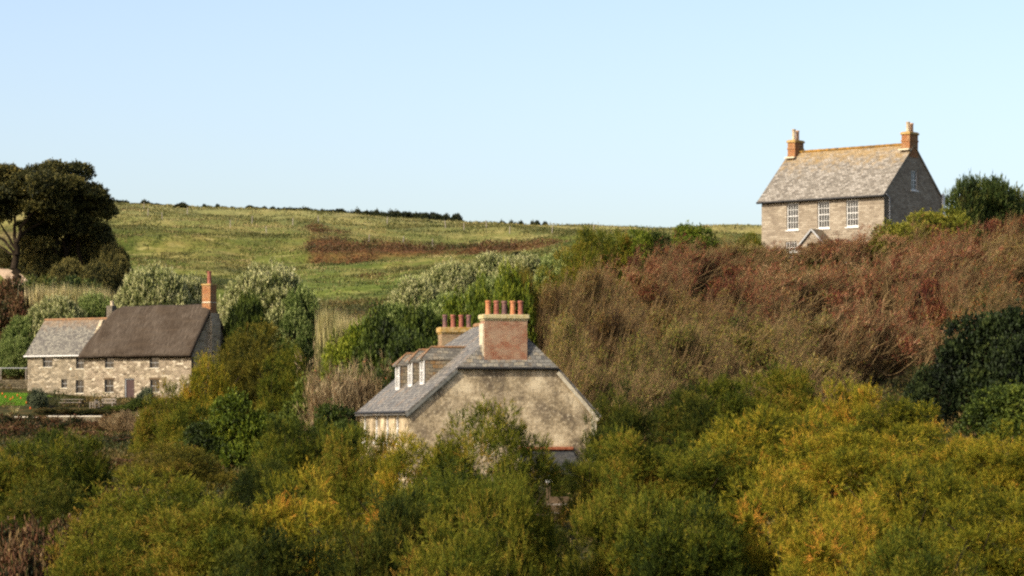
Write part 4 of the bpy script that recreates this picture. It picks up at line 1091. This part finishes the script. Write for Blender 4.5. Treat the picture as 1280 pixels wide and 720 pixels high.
bl(1190, 216, 264, 60, 'yellow green shrub at the foot of the white corner pipe', {'crown': 'yellow'})
bl(1110, 211, 282, 60, 'low yellow green shrub under the near corner of the hilltop house', {'crown': 'yellow'})
# ---- silver shrubs
def sv(px, D, top, w, label, m=None): return plant('silver', 'silver_shrub', 'shrub', px, D, top, w, label, mats=m)
SG = {'crown': 'silverg'}
sv(192, 322, 340, 120, 'large silver leaved shrub rising behind the left of the thatched roof')
sv(240, 326, 352, 70, 'silver leaved shrub behind the ridge of the thatch')
sv(120, 322, 372, 90, 'silver green shrub behind the slate extension', SG)
sv(70, 318, 376, 100, 'silver green shrub left of the slate extension roof')
sv(28, 316, 400, 60, 'small silver green shrub left of the cottage', SG)
sv(20, 312, 425, 60, 'low grey green shrub by the pale rail', SG)
sv(335, 312, 340, 145, 'big round dark hearted shrub right of the cottage chimney')
sv(310, 300, 375, 70, 'green shrub pressed against the cottage gable', DP)
sv(375, 308, 365, 70, 'dark green shoulder of shrub at the right of the big round one', SG)
sv(520, 262, 352, 90, 'silver green shrub at the lower left of the silver thicket')
sv(560, 268, 334, 100, 'tall silver shrub at the top left of the silver thicket')
sv(610, 270, 322, 110, 'tallest silver shrub in the thicket on the slope')
sv(655, 262, 322, 90, 'silver shrub at the right end of the thicket')
sv(560, 235, 372, 110, 'silver green shrub low in the thicket', SG)
sv(615, 240, 350, 90, 'silver green shrub in the heart of the thicket', SG)
sv(490, 240, 385, 90, 'grey green shrub at the foot of the silver thicket', SG)
sv(700, 245, 318, 70, 'grey green shrub between the silver thicket and the olive tamarisk', SG)
# ---- bare thorns
def th(px, D, top, w, label, m=None, kind='thorn'): return plant(kind, 'thorn_tree', 'thorn', px, D, top, w, label, mats=m, rot=0.0, hmin=1.5)
OL = {'twigs': 'twig_olive', 'leaves': 'oliveleaf'}
RD = None
BR = {'twigs': 'twig_olive', 'leaves': 'brownleaf'}
rows = [
 (690, 190, 352, 95, 'reddish bare thorn tree nearest the five chimney pots', BR),
 (735, 196, 334, 110, 'wind cut bare thorn tree on the left shoulder of the thicket', BR),
 (800, 204, 318, 120, 'wide bare thorn tree below the bright green skyline shrubs', RD),
 (865, 210, 305, 120, 'bare thorn tree cresting the slope left of the hilltop house', RD),
 (925, 213, 302, 110, 'brown thorn tree before the left wall end of the hilltop house', BR),
 (985, 214, 306, 100, 'reddish thorn tree before the porch', RD),
 (1040, 213, 298, 110, 'reddish thorn tree before the right front windows', RD),
 (1095, 210, 290, 110, 'red brown thorn tree under the near corner of the hilltop house', RD),
 (700, 168, 400, 100, 'thorn tree with pale bare trunks right of the gabled house roof', OL),
 (760, 172, 385, 130, 'brown thorn tree above the right verge of the gabled house', BR),
 (835, 180, 362, 140, 'broad brown thorn tree in the middle of the bare thicket', BR),
 (910, 184, 345, 140, 'red brown thorn tree in the upper middle of the thicket', RD),
 (985, 190, 330, 140, 'deep red thorn tree below the porch', RD),
 (1060, 192, 325, 140, 'deep red thorn tree right of the one below the porch', RD),
 (1130, 190, 320, 130, 'russet thorn tree below the yellow green shrubs', RD),
 (1195, 196, 300, 130, 'russet thorn tree near the right edge', RD),
 (1262, 198, 292, 120, 'russet thorn tree cut by the right edge', BR),
 (790, 156, 425, 120, 'grey olive thorn bush with upright twigs right of the gable', OL),
 (850, 158, 405, 140, 'olive thorn bush with dense fine twigs', OL),
 (930, 162, 392, 150, 'olive thorn bush with long pale leaning branches', OL),
 (1010, 166, 385, 140, 'brown thorn bush with arching pale branches', BR),
 (1085, 168, 380, 130, 'rusty thorn bush above the golden tamarisks', RD),
 (820, 144, 465, 110, 'low grey thorn bush just above the dark tamarisk', OL),
 (745, 150, 450, 80, 'sparse thorn bush showing pale stems beside the verge', OL),
 (1000, 150, 440, 140, 'low thorn bush with tangled bare branches above the feathery tamarisk', OL),
]
for a in rows: th(*a)
def hw(px, D, top, w, label, m=None): return plant('thornbig', 'hawthorn_tree', 'tree', px, D, top, w, label, mats=m, rot=0.0)
hw(1165, 205, 285, 110, 'leafy rust coloured hawthorn below the white corner pipe')
hw(1235, 207, 276, 110, 'brown leaved hawthorn in front of the evergreens at the right')
hw(1278, 206, 268, 70, 'pinkish brown hawthorn top at the right edge')
hw(1155, 176, 350, 120, 'orange brown hawthorn at the left of the darkened ivy hollow')
hw(1225, 172, 340, 130, 'rust and green hawthorn hung with ivy', {'leaves': 'rustg', 'twigs': 'twig_olive'})
hw(1282, 170, 360, 100, 'green brown hawthorn cut by the right edge', {'leaves': 'rustg', 'twigs': 'twig_olive'})
IV = {'crown': 'ivy'}
bl(1222, 152, 398, 120, 'ivy mass darkened to stand in for the deep shade of the hollow at the right', IV, name='ivy_shade_mass')
bl(1280, 150, 392, 110, 'ivy mass darkened to stand in for deep shade, cut by the right edge', IV, name='ivy_shade_mass')
bl(1255, 138, 485, 120, 'leafy green bush below the darkened ivy', DP)
bl(1165, 150, 465, 80, 'ivy clump darkened like deep shade at the left of the hollow', IV, name='ivy_shade_mass')
# ---- evergreens behind the hilltop house
def cy(px, D, top, w, label): return plant('cypress', 'cypress_tree', 'tree', px, D, top, w, label)
cy(1204, 246, 227, 62, 'ragged dark evergreen just right of the hilltop house')
cy(1230, 248, 225, 78, 'twin topped ragged evergreen, second from the hilltop house')
cy(1258, 250, 231, 80, 'ragged evergreen with leaning tips near the right edge')
cy(1288, 252, 237, 80, 'low ragged evergreen cut by the right edge')
# ---- pale twiggy bushes and reeds
def tw(px, D, top, w, label): return plant('twiggy', 'twiggy_bush', 'bush', px, D, top, w, label)
tw(440, 168, 456, 110, 'pale tan leafless bush left of the gabled house roof')
tw(415, 172, 474, 60, 'smaller pale leafless bush at the left of the tan one')
tw(160, 262, 515, 60, 'pale dry twiggy bush on the bank below the cottage door')
tw(185, 250, 525, 50, 'pale dry twiggy bush next to the terrace wall stub')
def rd(px, D, top, w, label): return plant('reed', 'reed_clump', 'reeds', px, D, top, w, label, rot=0.0)
rd(412, 290, 385, 40, 'pale reed clump right of the big round shrub')
rd(440, 284, 396, 40, 'tall pale reed clump below the field')
rd(432, 270, 402, 60, 'greener reed clump downhill of the pale ones')
rd(60, 336, 356, 60, 'strawy grass clump under the big tree')
rd(100, 334, 356, 60, 'tawny grass clump left of the silver shrubs')
rd(125, 330, 362, 40, 'pale grass clump against the silver shrub behind the thatch')
# ---- brambles on the bank
def bm(px, D, top, w, label, m=None, kind='bramble', name='bramble_bush', hmin=.8): return plant(kind, name, 'bush', px, D, top, w, label, mats=m, hmin=hmin)
bm(15, 276, 520, 60, 'dark bramble at the left edge under the short terrace wall')
bm(50, 275, 521, 60, 'reddish bramble between the two terrace walls')
bm(90, 274, 523, 70, 'red and green bramble under the left half of the long terrace wall')
bm(130, 272, 523, 60, 'green bramble under the right end of the long terrace wall')
bm(30, 250, 535, 90, 'dark green bramble on the bank at the left')
bm(105, 245, 540, 100, 'red tinged bramble halfway down the bank')
bm(170, 235, 545, 90, 'tangled brown bramble below the dry twiggy bush')
bm(150, 190, 575, 110, 'dark bramble in the hollow right of the dark olive tamarisks')
bm(150, 150, 610, 110, 'green leafed bramble in the shady gully')
bm(30, 104, 660, 110, 'red brown bramble in the lower left corner')
bm(90, 108, 655, 80, 'spiny red brown bramble beside the olive tamarisk of the bottom left')
bm(20, 92, 690, 110, 'dull leaved bramble at the very corner of the bottom left')
bm(12, 342, 352, 60, 'russet bracken bush at the left edge below the track')
bm(20, 334, 372, 60, 'brown bush at the left edge above the silver shrubs')
bm(50, 347, 349, 70, 'low green hedge bush beneath the big tree trunk', {'crown': 'cyp'})
bm(100, 347, 350, 70, 'low hedge bush right of the big tree trunk', {'crown': 'cyp'})
bm(72, 287, 510, 60, 'low green planting before the picnic table', {'crown': 'ground'}, hmin=.35)
bm(115, 286.5, 511, 50, 'low green planting before the slatted bench', {'crown': 'ground'}, hmin=.35)
bm(150, 288, 507, 40, 'low green planting before the cottage door', DP, hmin=.4)
bm(172, 288, 499, 30, 'small shrub beside the cottage door', DP)
bm(183, 290, 486, 26, 'grey green shrub under the right ground floor window', {'crown': 'shrubg'})
bm(47, 290.5, 487.5, 26, 'round grey green shrub at the left corner of the cottage', {'crown': 'shrubg'})
# ---- dark bushes and posts on the field's top edge
rs = random.Random(3)
def skyb(px, D, top, w, lab, grp):
    R, H, pr = VAR['sky'][rs.randrange(3)]
    x = (px-CX)/F*D; zg = gzf(x, D)-.25; h = max((HY-top)/F*D-zg, .6)
    o = link('field_bush', pr['crown']); o.location = (x, D, zg); o.rotation_euler = (0, 0, rs.uniform(0, 6)); s = w/F*D/3.0
    o.scale = (s, s, h/H); tag(o, lab, 'bush', grp)
la, ga = 'dark windblown bush in the clump on the skyline just right of the big tree', 'skyline bushes right of the big tree'
for i in range(15): skyb(140+i*6.8+rs.uniform(-3, 3), 547+rs.uniform(-4, 3), rs.uniform(246.5, 254)+i*.5, rs.uniform(8, 24), la, ga)
lb, gb = 'low dark bush in the thin broken row along the middle skyline', 'thin row of skyline bushes'
for px in (256, 261, 272, 280, 291, 312, 322, 330, 341, 349, 356): skyb(px, 550, 256+(px-258)*.04+rs.uniform(-1.5, 1.5), rs.uniform(7, 16), lb, gb)
lc, gc = 'dark bush in the long dense row along the skyline above the middle of the field', 'dense row of skyline bushes'
for i in range(34): px = 366+i*6.1+rs.uniform(-3, 3); skyb(px, 550+rs.uniform(-3, 3), 260+(px-366)*.045+rs.uniform(-1.6, 1.6), rs.uniform(12, 26), lc, gc)
ld, gd = 'tiny dark bush on the skyline right of the dense row', 'tiny far skyline bushes'
for px in (628, 640, 650, 666, 672, 682): skyb(px, 552, 276+rs.uniform(0, 1.5), rs.uniform(9, 15), ld, gd)
for k, (px, D, top, w, lab) in enumerate([(150, 525, 258, 22, 'dark bush at the left top of the field, just below the skyline'), (225, 530, 256, 26, 'dark rounded bush at the right end of the left skyline clump'),
        (404, 520, 273, 14, 'single dark bush in the upper field below the skyline row'), (375, 522, 271, 20, 'brown bush in the upper field under the skyline row'), (535, 525, 276, 16, 'greyish bush below the right end of the dense skyline row'), (648, 415, 322, 18, 'dark round bush at the edge of the silver thicket')]):
    skyb(px, D, top, w, lab, None)
pl, pg = 'slim pale wooden fence post standing in the upper field', 'fence posts across the field'
for px, py in ((180, 262), (185, 270), (203, 275), (234, 268), (288, 285), (315, 280), (333, 293), (366, 282), (398, 279), (461, 304), (484, 281), (504, 306), (541, 309), (557, 285), (580, 289), (608, 286), (637, 293), (690, 292), (742, 290)):
    # stands where the sight line through its foot meets the field
    D = 560
    for d in np.arange(380, 560, 1.0):
        if gzf((px-CX)/F*d, d) >= (HY-py)/F*d: D = float(d); break
    m = MB(); m.lathe((0, 0, -.3), [(.07, 0), (.065, 1.5), (.03, 1.58)], 6)
    o = m.build('fence_post', G['wood']); o.location = ((px-CX)/F*D, D, gzf((px-CX)/F*D, D)); o.rotation_euler = (rs.uniform(-.08, .08), rs.uniform(-.1, .1), 0)
    tag(o, pl, 'post', pg)
# ---- orange flowers on the lawn
fl, fg = 'small orange red hot poker flower on the bright lawn', 'orange flowers on the lawn'
for px, py in ((7, 496), (13, 499), (16, 497), (26, 497.5), (33, 503), (38, 510), (3, 492), (22, 494)):
    D = 292+(500-py)*.6; x = (px-CX)/F*D
    o = empty('poker_flower', (x, D, gzf(x, D)))
    tag(o, fl, 'flower', fg)
    h = max(.25, (HY-py)/F*D-o.location.z)
    m = MB(); m.lathe((0, 0, 0), [(.015, 0), (.012, h-.1)], 5); m.build('stalk', M['shrubg'], o)
    m = MB(); m.lathe((0, 0, h-.12), [(.03, 0), (.075, .05), (.08, .12), (.05, .2), (.01, .26)], 8); m.build('bloom', NT('poker_orange').surf(hexc('c8602a'), .7) if 'po' not in G else G['po'], o)
    G['po'] = bpy.data.materials['poker_orange']
# ---- spiky plant by the terrace
def spiky():
    rng = np.random.default_rng(8); n = 60
    x = (18-CX)/F*285; z = gzf(x, 285)
    o = empty('spiky_plant', (x, 285, z)); tag(o, 'pale spiky leaved plant above the short terrace wall', 'plant')
    P = rng.normal(size=(n, 3))*.08+np.array([0, 0, .3]); D = rng.normal(size=(n, 3))*.7+np.array([0, 0, .7])
    link('leaves', leafmesh('spiky_leaves', rng, P, D, rng.uniform(.8, 1.4, n), .09, rng.uniform(.2, .9, n), M['reed'], .3), o)
    m = MB(); m.lathe((0, 0, -.3), [(.12, 0), (.09, .7)], 7); m.build('stem', BARK, o)
spiky()

# ---- the big evergreens on the left
def big_tree(name, px, D, label, lobes, trunks, seed, n=22000, mat='oak', squash=.7):
    """lobes: (px, py, radius px, depth offset m); trunks: polylines of (px, py, r px, depth offset)"""
    x0 = (px-CX)/F*D; z0 = gzf(x0, D); o = empty(name, (x0, D, z0)); tag(o, label, 'tree')
    rng = np.random.default_rng(seed); k = D/F
    C = []; r = []
    for a, b, rr, dy in lobes:
        for _ in range(5):
            q = rng.normal(size=3)*rr*.42*k; C.append([(a-px)*k+q[0], dy+q[1]*1.3, (HY-b)*k-z0+q[2]*.7]); r.append(rr*k*rng.uniform(.55, .85))
    C = np.array(C); r = np.array(r)
    P, Dv, L, W, T = sprays(rng, C, r, n, 9, .45, .26, .13, up=.35, jit=.9, spread=.8, squash=squash, tl=.10, ts=.12, inner=.35, t0=.42)
    link('crown', leafmesh('evergreen_crown', rng, P, Dv, L, W, T, M[mat]), o)
    for tr in trunks:
        segs = []
        pts = [np.array([(a-px)*k, dy, (HY-b)*k-z0]) for a, b, w, dy in tr]; rs_ = [w*k*.5 for a, b, w, dy in tr]
        for i in range(len(pts)-1):
            sub = 4
            for j in range(sub):
                a = pts[i]*(1-j/sub)+pts[i+1]*(j/sub)+(rng.normal(size=3)*rs_[i]*.5 if j else 0); b = pts[i]*(1-(j+1)/sub)+pts[i+1]*((j+1)/sub)
                if j: a = last
                b = b+(rng.normal(size=3)*rs_[i]*.4 if j < sub-1 else 0); last = b
                f0 = rs_[i]*(1-j/sub)+rs_[i+1]*j/sub; f1 = rs_[i]*(1-(j+1)/sub)+rs_[i+1]*(j+1)/sub; segs.append((a, b, f0, f1))
        link('trunk' if tr[0][2] > 5 else 'limb', segmesh('evergreen_limb', segs, BARKD, 8), o)
    return o
big_tree('evergreen_tree', 19, 366, 'tall spreading dark evergreen with a forked trunk at the left edge',
   [(5, 217, 18, 0), (-15, 235, 28, 1), (32, 224, 18, 2), (58, 222, 20, 1), (80, 232, 20, 0), (20, 240, 20, -2), (50, 246, 20, -2), (0, 255, 20, -2), (75, 255, 20, -1), (50, 258, 14, -3), (-30, 262, 24, 0), (0, 274, 10, -1), (70, 272, 14, 0), (38, 238, 20, 0), (62, 240, 20, -3), (62, 268, 16, 2), (44, 275, 12, 2), (40, 292, 12, 3), (52, 305, 13, 3), (28, 262, 11, 2), (-8, 262, 16, -1), (14, 254, 15, 0), (32, 278, 11, 2), (-5, 240, 18, -2)],
   [[(19, 352, 10, 0), (20, 320, 8, 0), (22, 300, 7, 0)], [(22, 302, 5, 0), (30, 280, 4, -.5), (45, 262, 2.5, -1)], [(21, 305, 5, 0), (18, 285, 4, 0), (20, 260, 2.5, 0)],
    [(20, 318, 4, 0), (5, 300, 3, 0), (-12, 292, 2, 0)], [(20, 312, 4, 0), (6, 288, 2.5, -.5), (-4, 270, 1.5, -.5)], [(21, 300, 4, 0), (34, 286, 2.5, .5), (60, 272, 1.5, .5)], [(19, 320, 3, 0), (0, 308, 2.2, .3), (-20, 300, 1.6, .3)]], 41)
big_tree('evergreen_tree', 92, 372, 'dense dark evergreen with several trunks, its dome sloping down to the field',
   [(62, 222, 20, 1), (92, 232, 22, 0), (112, 245, 20, 0), (128, 262, 16, 0), (98, 258, 24, -2), (75, 245, 20, -2), (118, 282, 18, -1), (90, 280, 20, -2), (65, 272, 18, -2), (105, 292, 12, -2), (127, 290, 9, 0), (45, 232, 18, 2), (108, 262, 20, 0), (122, 250, 14, -2), (95, 245, 18, -3), (60, 292, 14, 1), (80, 296, 14, 2), (118, 300, 12, 0), (50, 262, 16, 1), (98, 276, 18, 1)],
   [[(83, 352, 6, 0), (82, 320, 5, 0), (78, 298, 4, 0)], [(62, 352, 6, .5), (64, 318, 5, .5), (60, 292, 3.5, .5)], [(104, 350, 6, 0), (100, 322, 5, 0), (98, 300, 4, 0)], [(82, 322, 3, 0), (90, 302, 2, 0), (100, 288, 1.5, 0)], [(72, 350, 5.5, -1), (70, 325, 4.5, -1), (74, 296, 3, -1)]], 42)
def dk(px, D, top, w, label, m='oak'): return plant('silver', 'evergreen_shrub', 'shrub', px, D, top, w, label, mats={'crown': m})
dk(124, 374, 282, 54, 'dark evergreen shrub at the right foot of the big evergreens')
dk(142, 368, 308, 50, 'low dark shrub trailing from the evergreens into the field')
dk(100, 376, 288, 60, 'dark shrub among the trunks of the dense evergreen')
dk(62, 378, 296, 50, 'dark shrub between the two big evergreens')
dk(85, 364, 326, 60, 'dark shrub in the shade before the evergreen trunks')
dk(120, 362, 330, 50, 'low dark shrub at the lower right of the evergreen shade')
dk(58, 372, 312, 50, 'dark shrub filling the shade between the two big evergreen trunks')
dk(150, 366, 322, 36, 'small dark shrub at the field end of the evergreen shade')
dk(44, 373, 276, 46, 'tall dark evergreen shrub just right of the forked trunk')
dk(2, 374, 312, 30, 'dark evergreen shrub at the frame edge left of the forked trunk')
dk(45, 380, 318, 40, 'olive shrub behind the forked trunk', 'cyp')

# ------------------------------------------------------------------ ground
def in_rect(X, Y, h, x0, x1, y0, y1):
    c = h.M; lx = (X-h.o.x)*c[0][0]+(Y-h.o.y)*c[0][1]; ly = (X-h.o.x)*c[1][0]+(Y-h.o.y)*c[1][1]
    return (lx > x0) & (lx < x1) & (ly > y0) & (ly < y1)
def bracken_mask(X, Y):
    u = X/np.maximum(Y, 60)*F+CX
    n = vnoise(X, Y, 7, 21)*.6+vnoise(X, Y, 2.6, 22)*.4
    m = np.exp(-((Y-438+(u-500)*.03)/15)**2)*np.clip((u-365)/30, 0, 1)*np.clip((720-u)/60, 0, 1)
    m = np.maximum(m, .75*np.exp(-((Y-470)/14)**2)*np.clip((u-370)/20, 0, 1)*np.clip((470-u)/60, 0, 1))
    m = np.maximum(m, .7*np.exp(-((Y-505)/12)**2)*np.clip((u-110)/20, 0, 1)*np.clip((200-u)/40, 0, 1))
    m = np.maximum(m, .8*np.exp(-((Y-388)/5)**2-((u-470)/24)**2))
    return np.clip((m*1.3+n*1.3-1.22)*2.2, 0, 1)
def ground():
    def lines(a, b, st, far):
        c = list(np.arange(a, b+.01, st)); g = st; lo = []; hi = []; p = a; q = b
        while q < far: g *= 1.25; q += g; hi.append(q)
        g = st
        while p > -far: g *= 1.25; p -= g; lo.append(p)
        return np.array(lo[::-1]+c+hi)
    xs = lines(-110, 130, 1.25, 9000); ys = lines(50, 590, 1.25, 9000)
    X, Y = np.meshgrid(xs, ys, indexing='ij'); Z = gz(X, Y)
    a, b = X.shape; V = np.stack([X.ravel(), Y.ravel(), Z.ravel()], 1)
    idx = np.arange(a*b).reshape(a, b)
    Fq = np.stack([idx[:-1, :-1].ravel(), idx[1:, :-1].ravel(), idx[1:, 1:].ravel(), idx[:-1, 1:].ravel()], 1)
    me = mesh_np('hillside', V, Fq, None, m_terrain(), smooth=True)
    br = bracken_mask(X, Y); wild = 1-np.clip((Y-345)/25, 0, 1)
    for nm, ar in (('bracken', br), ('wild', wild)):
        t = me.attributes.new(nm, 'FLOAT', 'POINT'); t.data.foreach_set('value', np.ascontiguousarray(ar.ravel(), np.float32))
    o = link('hillside', me); o['kind'] = 'structure'; o['label'] = 'grassy hillside rising to the skyline'
ground()
def strip(name, pts, w, mat, lift=.06, label=None):
    """a sheet following the ground; pts in (x, y)"""
    v = []; f = []; n = 0
    P = [Vector(p) for p in pts]; out = []
    for a, b in zip(P[:-1], P[1:]):
        k = max(1, int((b-a).length/1.0))
        for j in range(k): out.append(a.lerp(b, j/k))
    out.append(P[-1]); nw = 5
    for i, p in enumerate(out):
        d = (out[min(i+1, len(out)-1)]-out[max(i-1, 0)]).normalized(); s = Vector((-d.y, d.x))
        for j in range(nw): q = p+s*w*(j/(nw-1)-.5); v.append((q.x, q.y, gzf(q.x, q.y)+lift))
    for i in range(len(out)-1):
        for j in range(nw-1): a = i*nw+j; f.append([a, a+1, a+1+nw, a+nw])
    m = MB(); m.v = v; m.f = f; o = m.build(name, mat, smooth=True); o['kind'] = 'structure'
    if label: o['label'] = label
    return o
dirt = m_plain('pale_dirt', 'a88e72', 'cbb295', 1.5, .95, .1, .4)
def fx(px, D): return ((px-CX)/F*D, D)
strip('farm_track', [fx(-60, 378), fx(-20, 374), fx(5, 371), fx(20, 368), fx(32, 365)], 2.8, dirt, .12, 'pale dirt farm track under the big tree')
strip('cottage_lawn', [fx(-30, 298), fx(10, 298.5), fx(33, 297)], 9, m_plain('lawn_soil', '4f6a1e', '65842a', 2, .95, .1, .4), .05, 'bright mown lawn left of the cottage')

def scatter():
    # grass over the field
    rng = np.random.default_rng(77)
    n = 230000
    Y = 345+(565-345)*rng.random(n)**.8; u = rng.uniform(-10, 960, n); X = (u-CX)/F*Y
    cl = vnoise(X, Y, 3, 31)*.6+vnoise(X, Y, .9, 32)*.4
    k = rng.random(n) < np.clip((cl-.25)*2.2, .08, 1); X, Y, cl = X[k], Y[k], cl[k]; m = len(X)
    bm_ = bracken_mask(X, Y); kk = bm_ < .5; X, Y, cl = X[kk], Y[kk], cl[kk]; m = len(X)
    P = np.stack([X, Y, gz(X, Y)-.05], 1); D = rng.normal(size=(m, 3))*.35+np.array([.15, 0, 1])
    T = .45+rng.normal(size=m)*.14+(vnoise(X, Y, 12, 33)-.5)*.8+(vnoise(X*.6, Y, 1.6, 34)-.5)*1.0
    o = link('field_grass', leafmesh('field_grass', rng, P, D, rng.uniform(.18, .5, m)*(.5+cl), rng.uniform(.09, .2, m), T, m_fieldgrass(), .3)); tag(o, 'rough tussocky grass of the open field', kind='stuff')
    # bracken
    n = 160000
    Y = 380+(520-380)*rng.random(n); u = rng.uniform(100, 740, n); X = (u-CX)/F*Y
    b = bracken_mask(X, Y); k = rng.random(n) < b*1.2-.1; X, Y, b = X[k], Y[k], b[k]; m = len(X)
    hh = (.25+1.0*vnoise(X, Y, 1.7, 41))*b
    P = np.stack([X, Y, gz(X, Y)+hh*rng.random(m)], 1); D = rng.normal(size=(m, 3))*.7+np.array([0, 0, .5])
    T = .25+vnoise(X, Y, 1.7, 42)*.6+rng.normal(size=m)*.1
    o = link('bracken_cover', leafmesh('bracken_cover', rng, P, D, rng.uniform(.25, .5, m), rng.uniform(.1, .2, m), T, M['brk'])); tag(o, 'rust brown bracken bank across the field', kind='stuff')
    # low olive scrub in drifts
    n = 150000
    Y = 352+(545-352)*rng.random(n); u = rng.uniform(60, 950, n); X = (u-CX)/F*Y
    q = vnoise(X*.35, Y, 5, 61)*.6+vnoise(X*.6, Y, 1.8, 62)*.4; k = (rng.random(n) < np.clip((q-.555)*9, 0, 1)) & (bracken_mask(X, Y) < .4); X, Y = X[k], Y[k]; m = len(X)
    P = np.stack([X, Y, gz(X, Y)+.5*vnoise(X, Y, 1.2, 63)*rng.random(m)], 1); D = rng.normal(size=(m, 3))*.6+np.array([.1, 0, .6])
    o = link('field_scrub', leafmesh('field_scrub', rng, P, D, rng.uniform(.25, .45, m), rng.uniform(.1, .18, m), .1+vnoise(X, Y, 4, 64)*.8+rng.normal(size=m)*.1, M['scrub'])); tag(o, 'drifts of low olive brown scrub in the field', kind='stuff')
    # undergrowth
    n = 110000
    Y = 75+(352-75)*rng.random(n)**.95; u = rng.uniform(-30, 1310, n); X = (u-CX)/F*Y
    ok = ~in_rect(X, Y, HCH, XM-9.5, .8, -3.4, 7.6) & ~in_rect(X, Y, HM_H, -.5, 9, -.3, 13.5) & ~in_rect(X, Y, HU_H, -12, .6, -1.5, 9)
    ok &= ~((u < 36) & (Y > 291) & (Y < 304)) & ~((Y > 283.3) & (Y < 290) & (u < 180)) & ~((u > 680) & (u < 715) & (Y < 114) & (Y > 109))
    X, Y = X[ok], Y[ok]; m = len(X); k = 5
    hh = .2+.9*vnoise(X, Y, 2.2, 51); sc_ = np.clip(Y/240, .35, 1)
    T0 = vnoise(X, Y, 5, 52)*.9+vnoise(X, Y, 1.3, 53)*.3-.1
    P = np.repeat(np.stack([X, Y, gz(X, Y)], 1), k, 0)+rng.normal(size=(m*k, 3))*np.array([.2, .2, 0]); P[:, 2] += np.repeat(hh, k)*rng.random(m*k)
    D = rng.normal(size=(m*k, 3))*.6+np.array([.1, 0, .6])
    T = np.repeat(T0, k)+rng.normal(size=m*k)*.12
    o = link('undergrowth', leafmesh('undergrowth', rng, P, D, rng.uniform(.2, .45, m*k)*np.repeat(sc_, k), rng.uniform(.06, .14, m*k)*np.repeat(sc_, k), T, M['ground'])); tag(o, 'tangled low undergrowth between the bushes', kind='stuff')
    n = 14000
    u = rng.uniform(-30, 36, n); Y = rng.uniform(292, 303, n); X = (u-CX)/F*Y
    P = np.stack([X, Y, gz(X, Y)+.03], 1)
    o = link('lawn_grass', leafmesh('lawn_grass', rng, P, rng.normal(size=(n, 3))*.4+np.array([0, 0, 1]), .14, .05, rng.random(n), M['lawn'], .3)); tag(o, 'short bright green lawn grass', kind='stuff')
HM_H = House(HM); HU_H = House(HU)
scatter()
# ------------------------------------------------------------------ light, sky, camera
SUN_EL, SUN_AZ = rad(33), math.atan2(-.60, -.80)     # direction towards the sun, from +x
sd = Vector((math.cos(SUN_EL)*math.cos(SUN_AZ), math.cos(SUN_EL)*math.sin(SUN_AZ), math.sin(SUN_EL)))
sun = bpy.data.lights.new('sun', 'SUN'); sun.energy = 4.9; sun.angle = rad(.53); sun.color = (1.0, .92, .79)
so = link('sun', sun); so.rotation_euler = sd.to_track_quat('Z', 'Y').to_euler(); so.location = (-60, 0, 80)
w = bpy.data.worlds.new('World'); S.world = w; w.use_nodes = True
nt = w.node_tree; nt.nodes.clear()
out = nt.nodes.new('ShaderNodeOutputWorld'); bg = nt.nodes.new('ShaderNodeBackground')
sky = nt.nodes.new('ShaderNodeTexSky'); sky.sky_type = 'NISHITA'; sky.sun_disc = False
sky.sun_elevation = SUN_EL
sky.sun_rotation = math.pi/2-SUN_AZ      # measured from +y, clockwise
sky.altitude = 30; sky.air_density = .8; sky.dust_density = 2.4; sky.ozone_density = 1.6
wb = nt.nodes.new('ShaderNodeMix'); wb.data_type = 'RGBA'; wb.blend_type = 'MULTIPLY'; wb.inputs[0].default_value = 1; wb.inputs[7].default_value = (1.38, 1.26, 1.16, 1)   # camera white balance
nt.links.new(sky.outputs[0], wb.inputs[6]); nt.links.new(wb.outputs[2], bg.inputs[0]); bg.inputs[1].default_value = SKY_STR
nt.links.new(bg.outputs[0], out.inputs[0])
cam = bpy.data.cameras.new('camera'); cam.sensor_width = 36; cam.lens = F/1280*36; cam.shift_y = (HY-360)/1280
cam.clip_start = 1; cam.clip_end = 20000
co = link('camera', cam); co.location = (0, 0, 0); co.rotation_euler = (math.pi/2, 0, 0)
S.camera = co
S.view_settings.view_transform = 'Standard'; S.view_settings.look = 'None'
S.view_settings.exposure = .5; S.view_settings.gamma = 1; S.view_settings.use_curve_mapping = False
S.cycles.max_bounces = 5; S.cycles.diffuse_bounces = 3; S.cycles.glossy_bounces = 2; S.cycles.transmission_bounces = 3
S.cycles.use_denoising = False
S.cycles.filter_width = 2.3
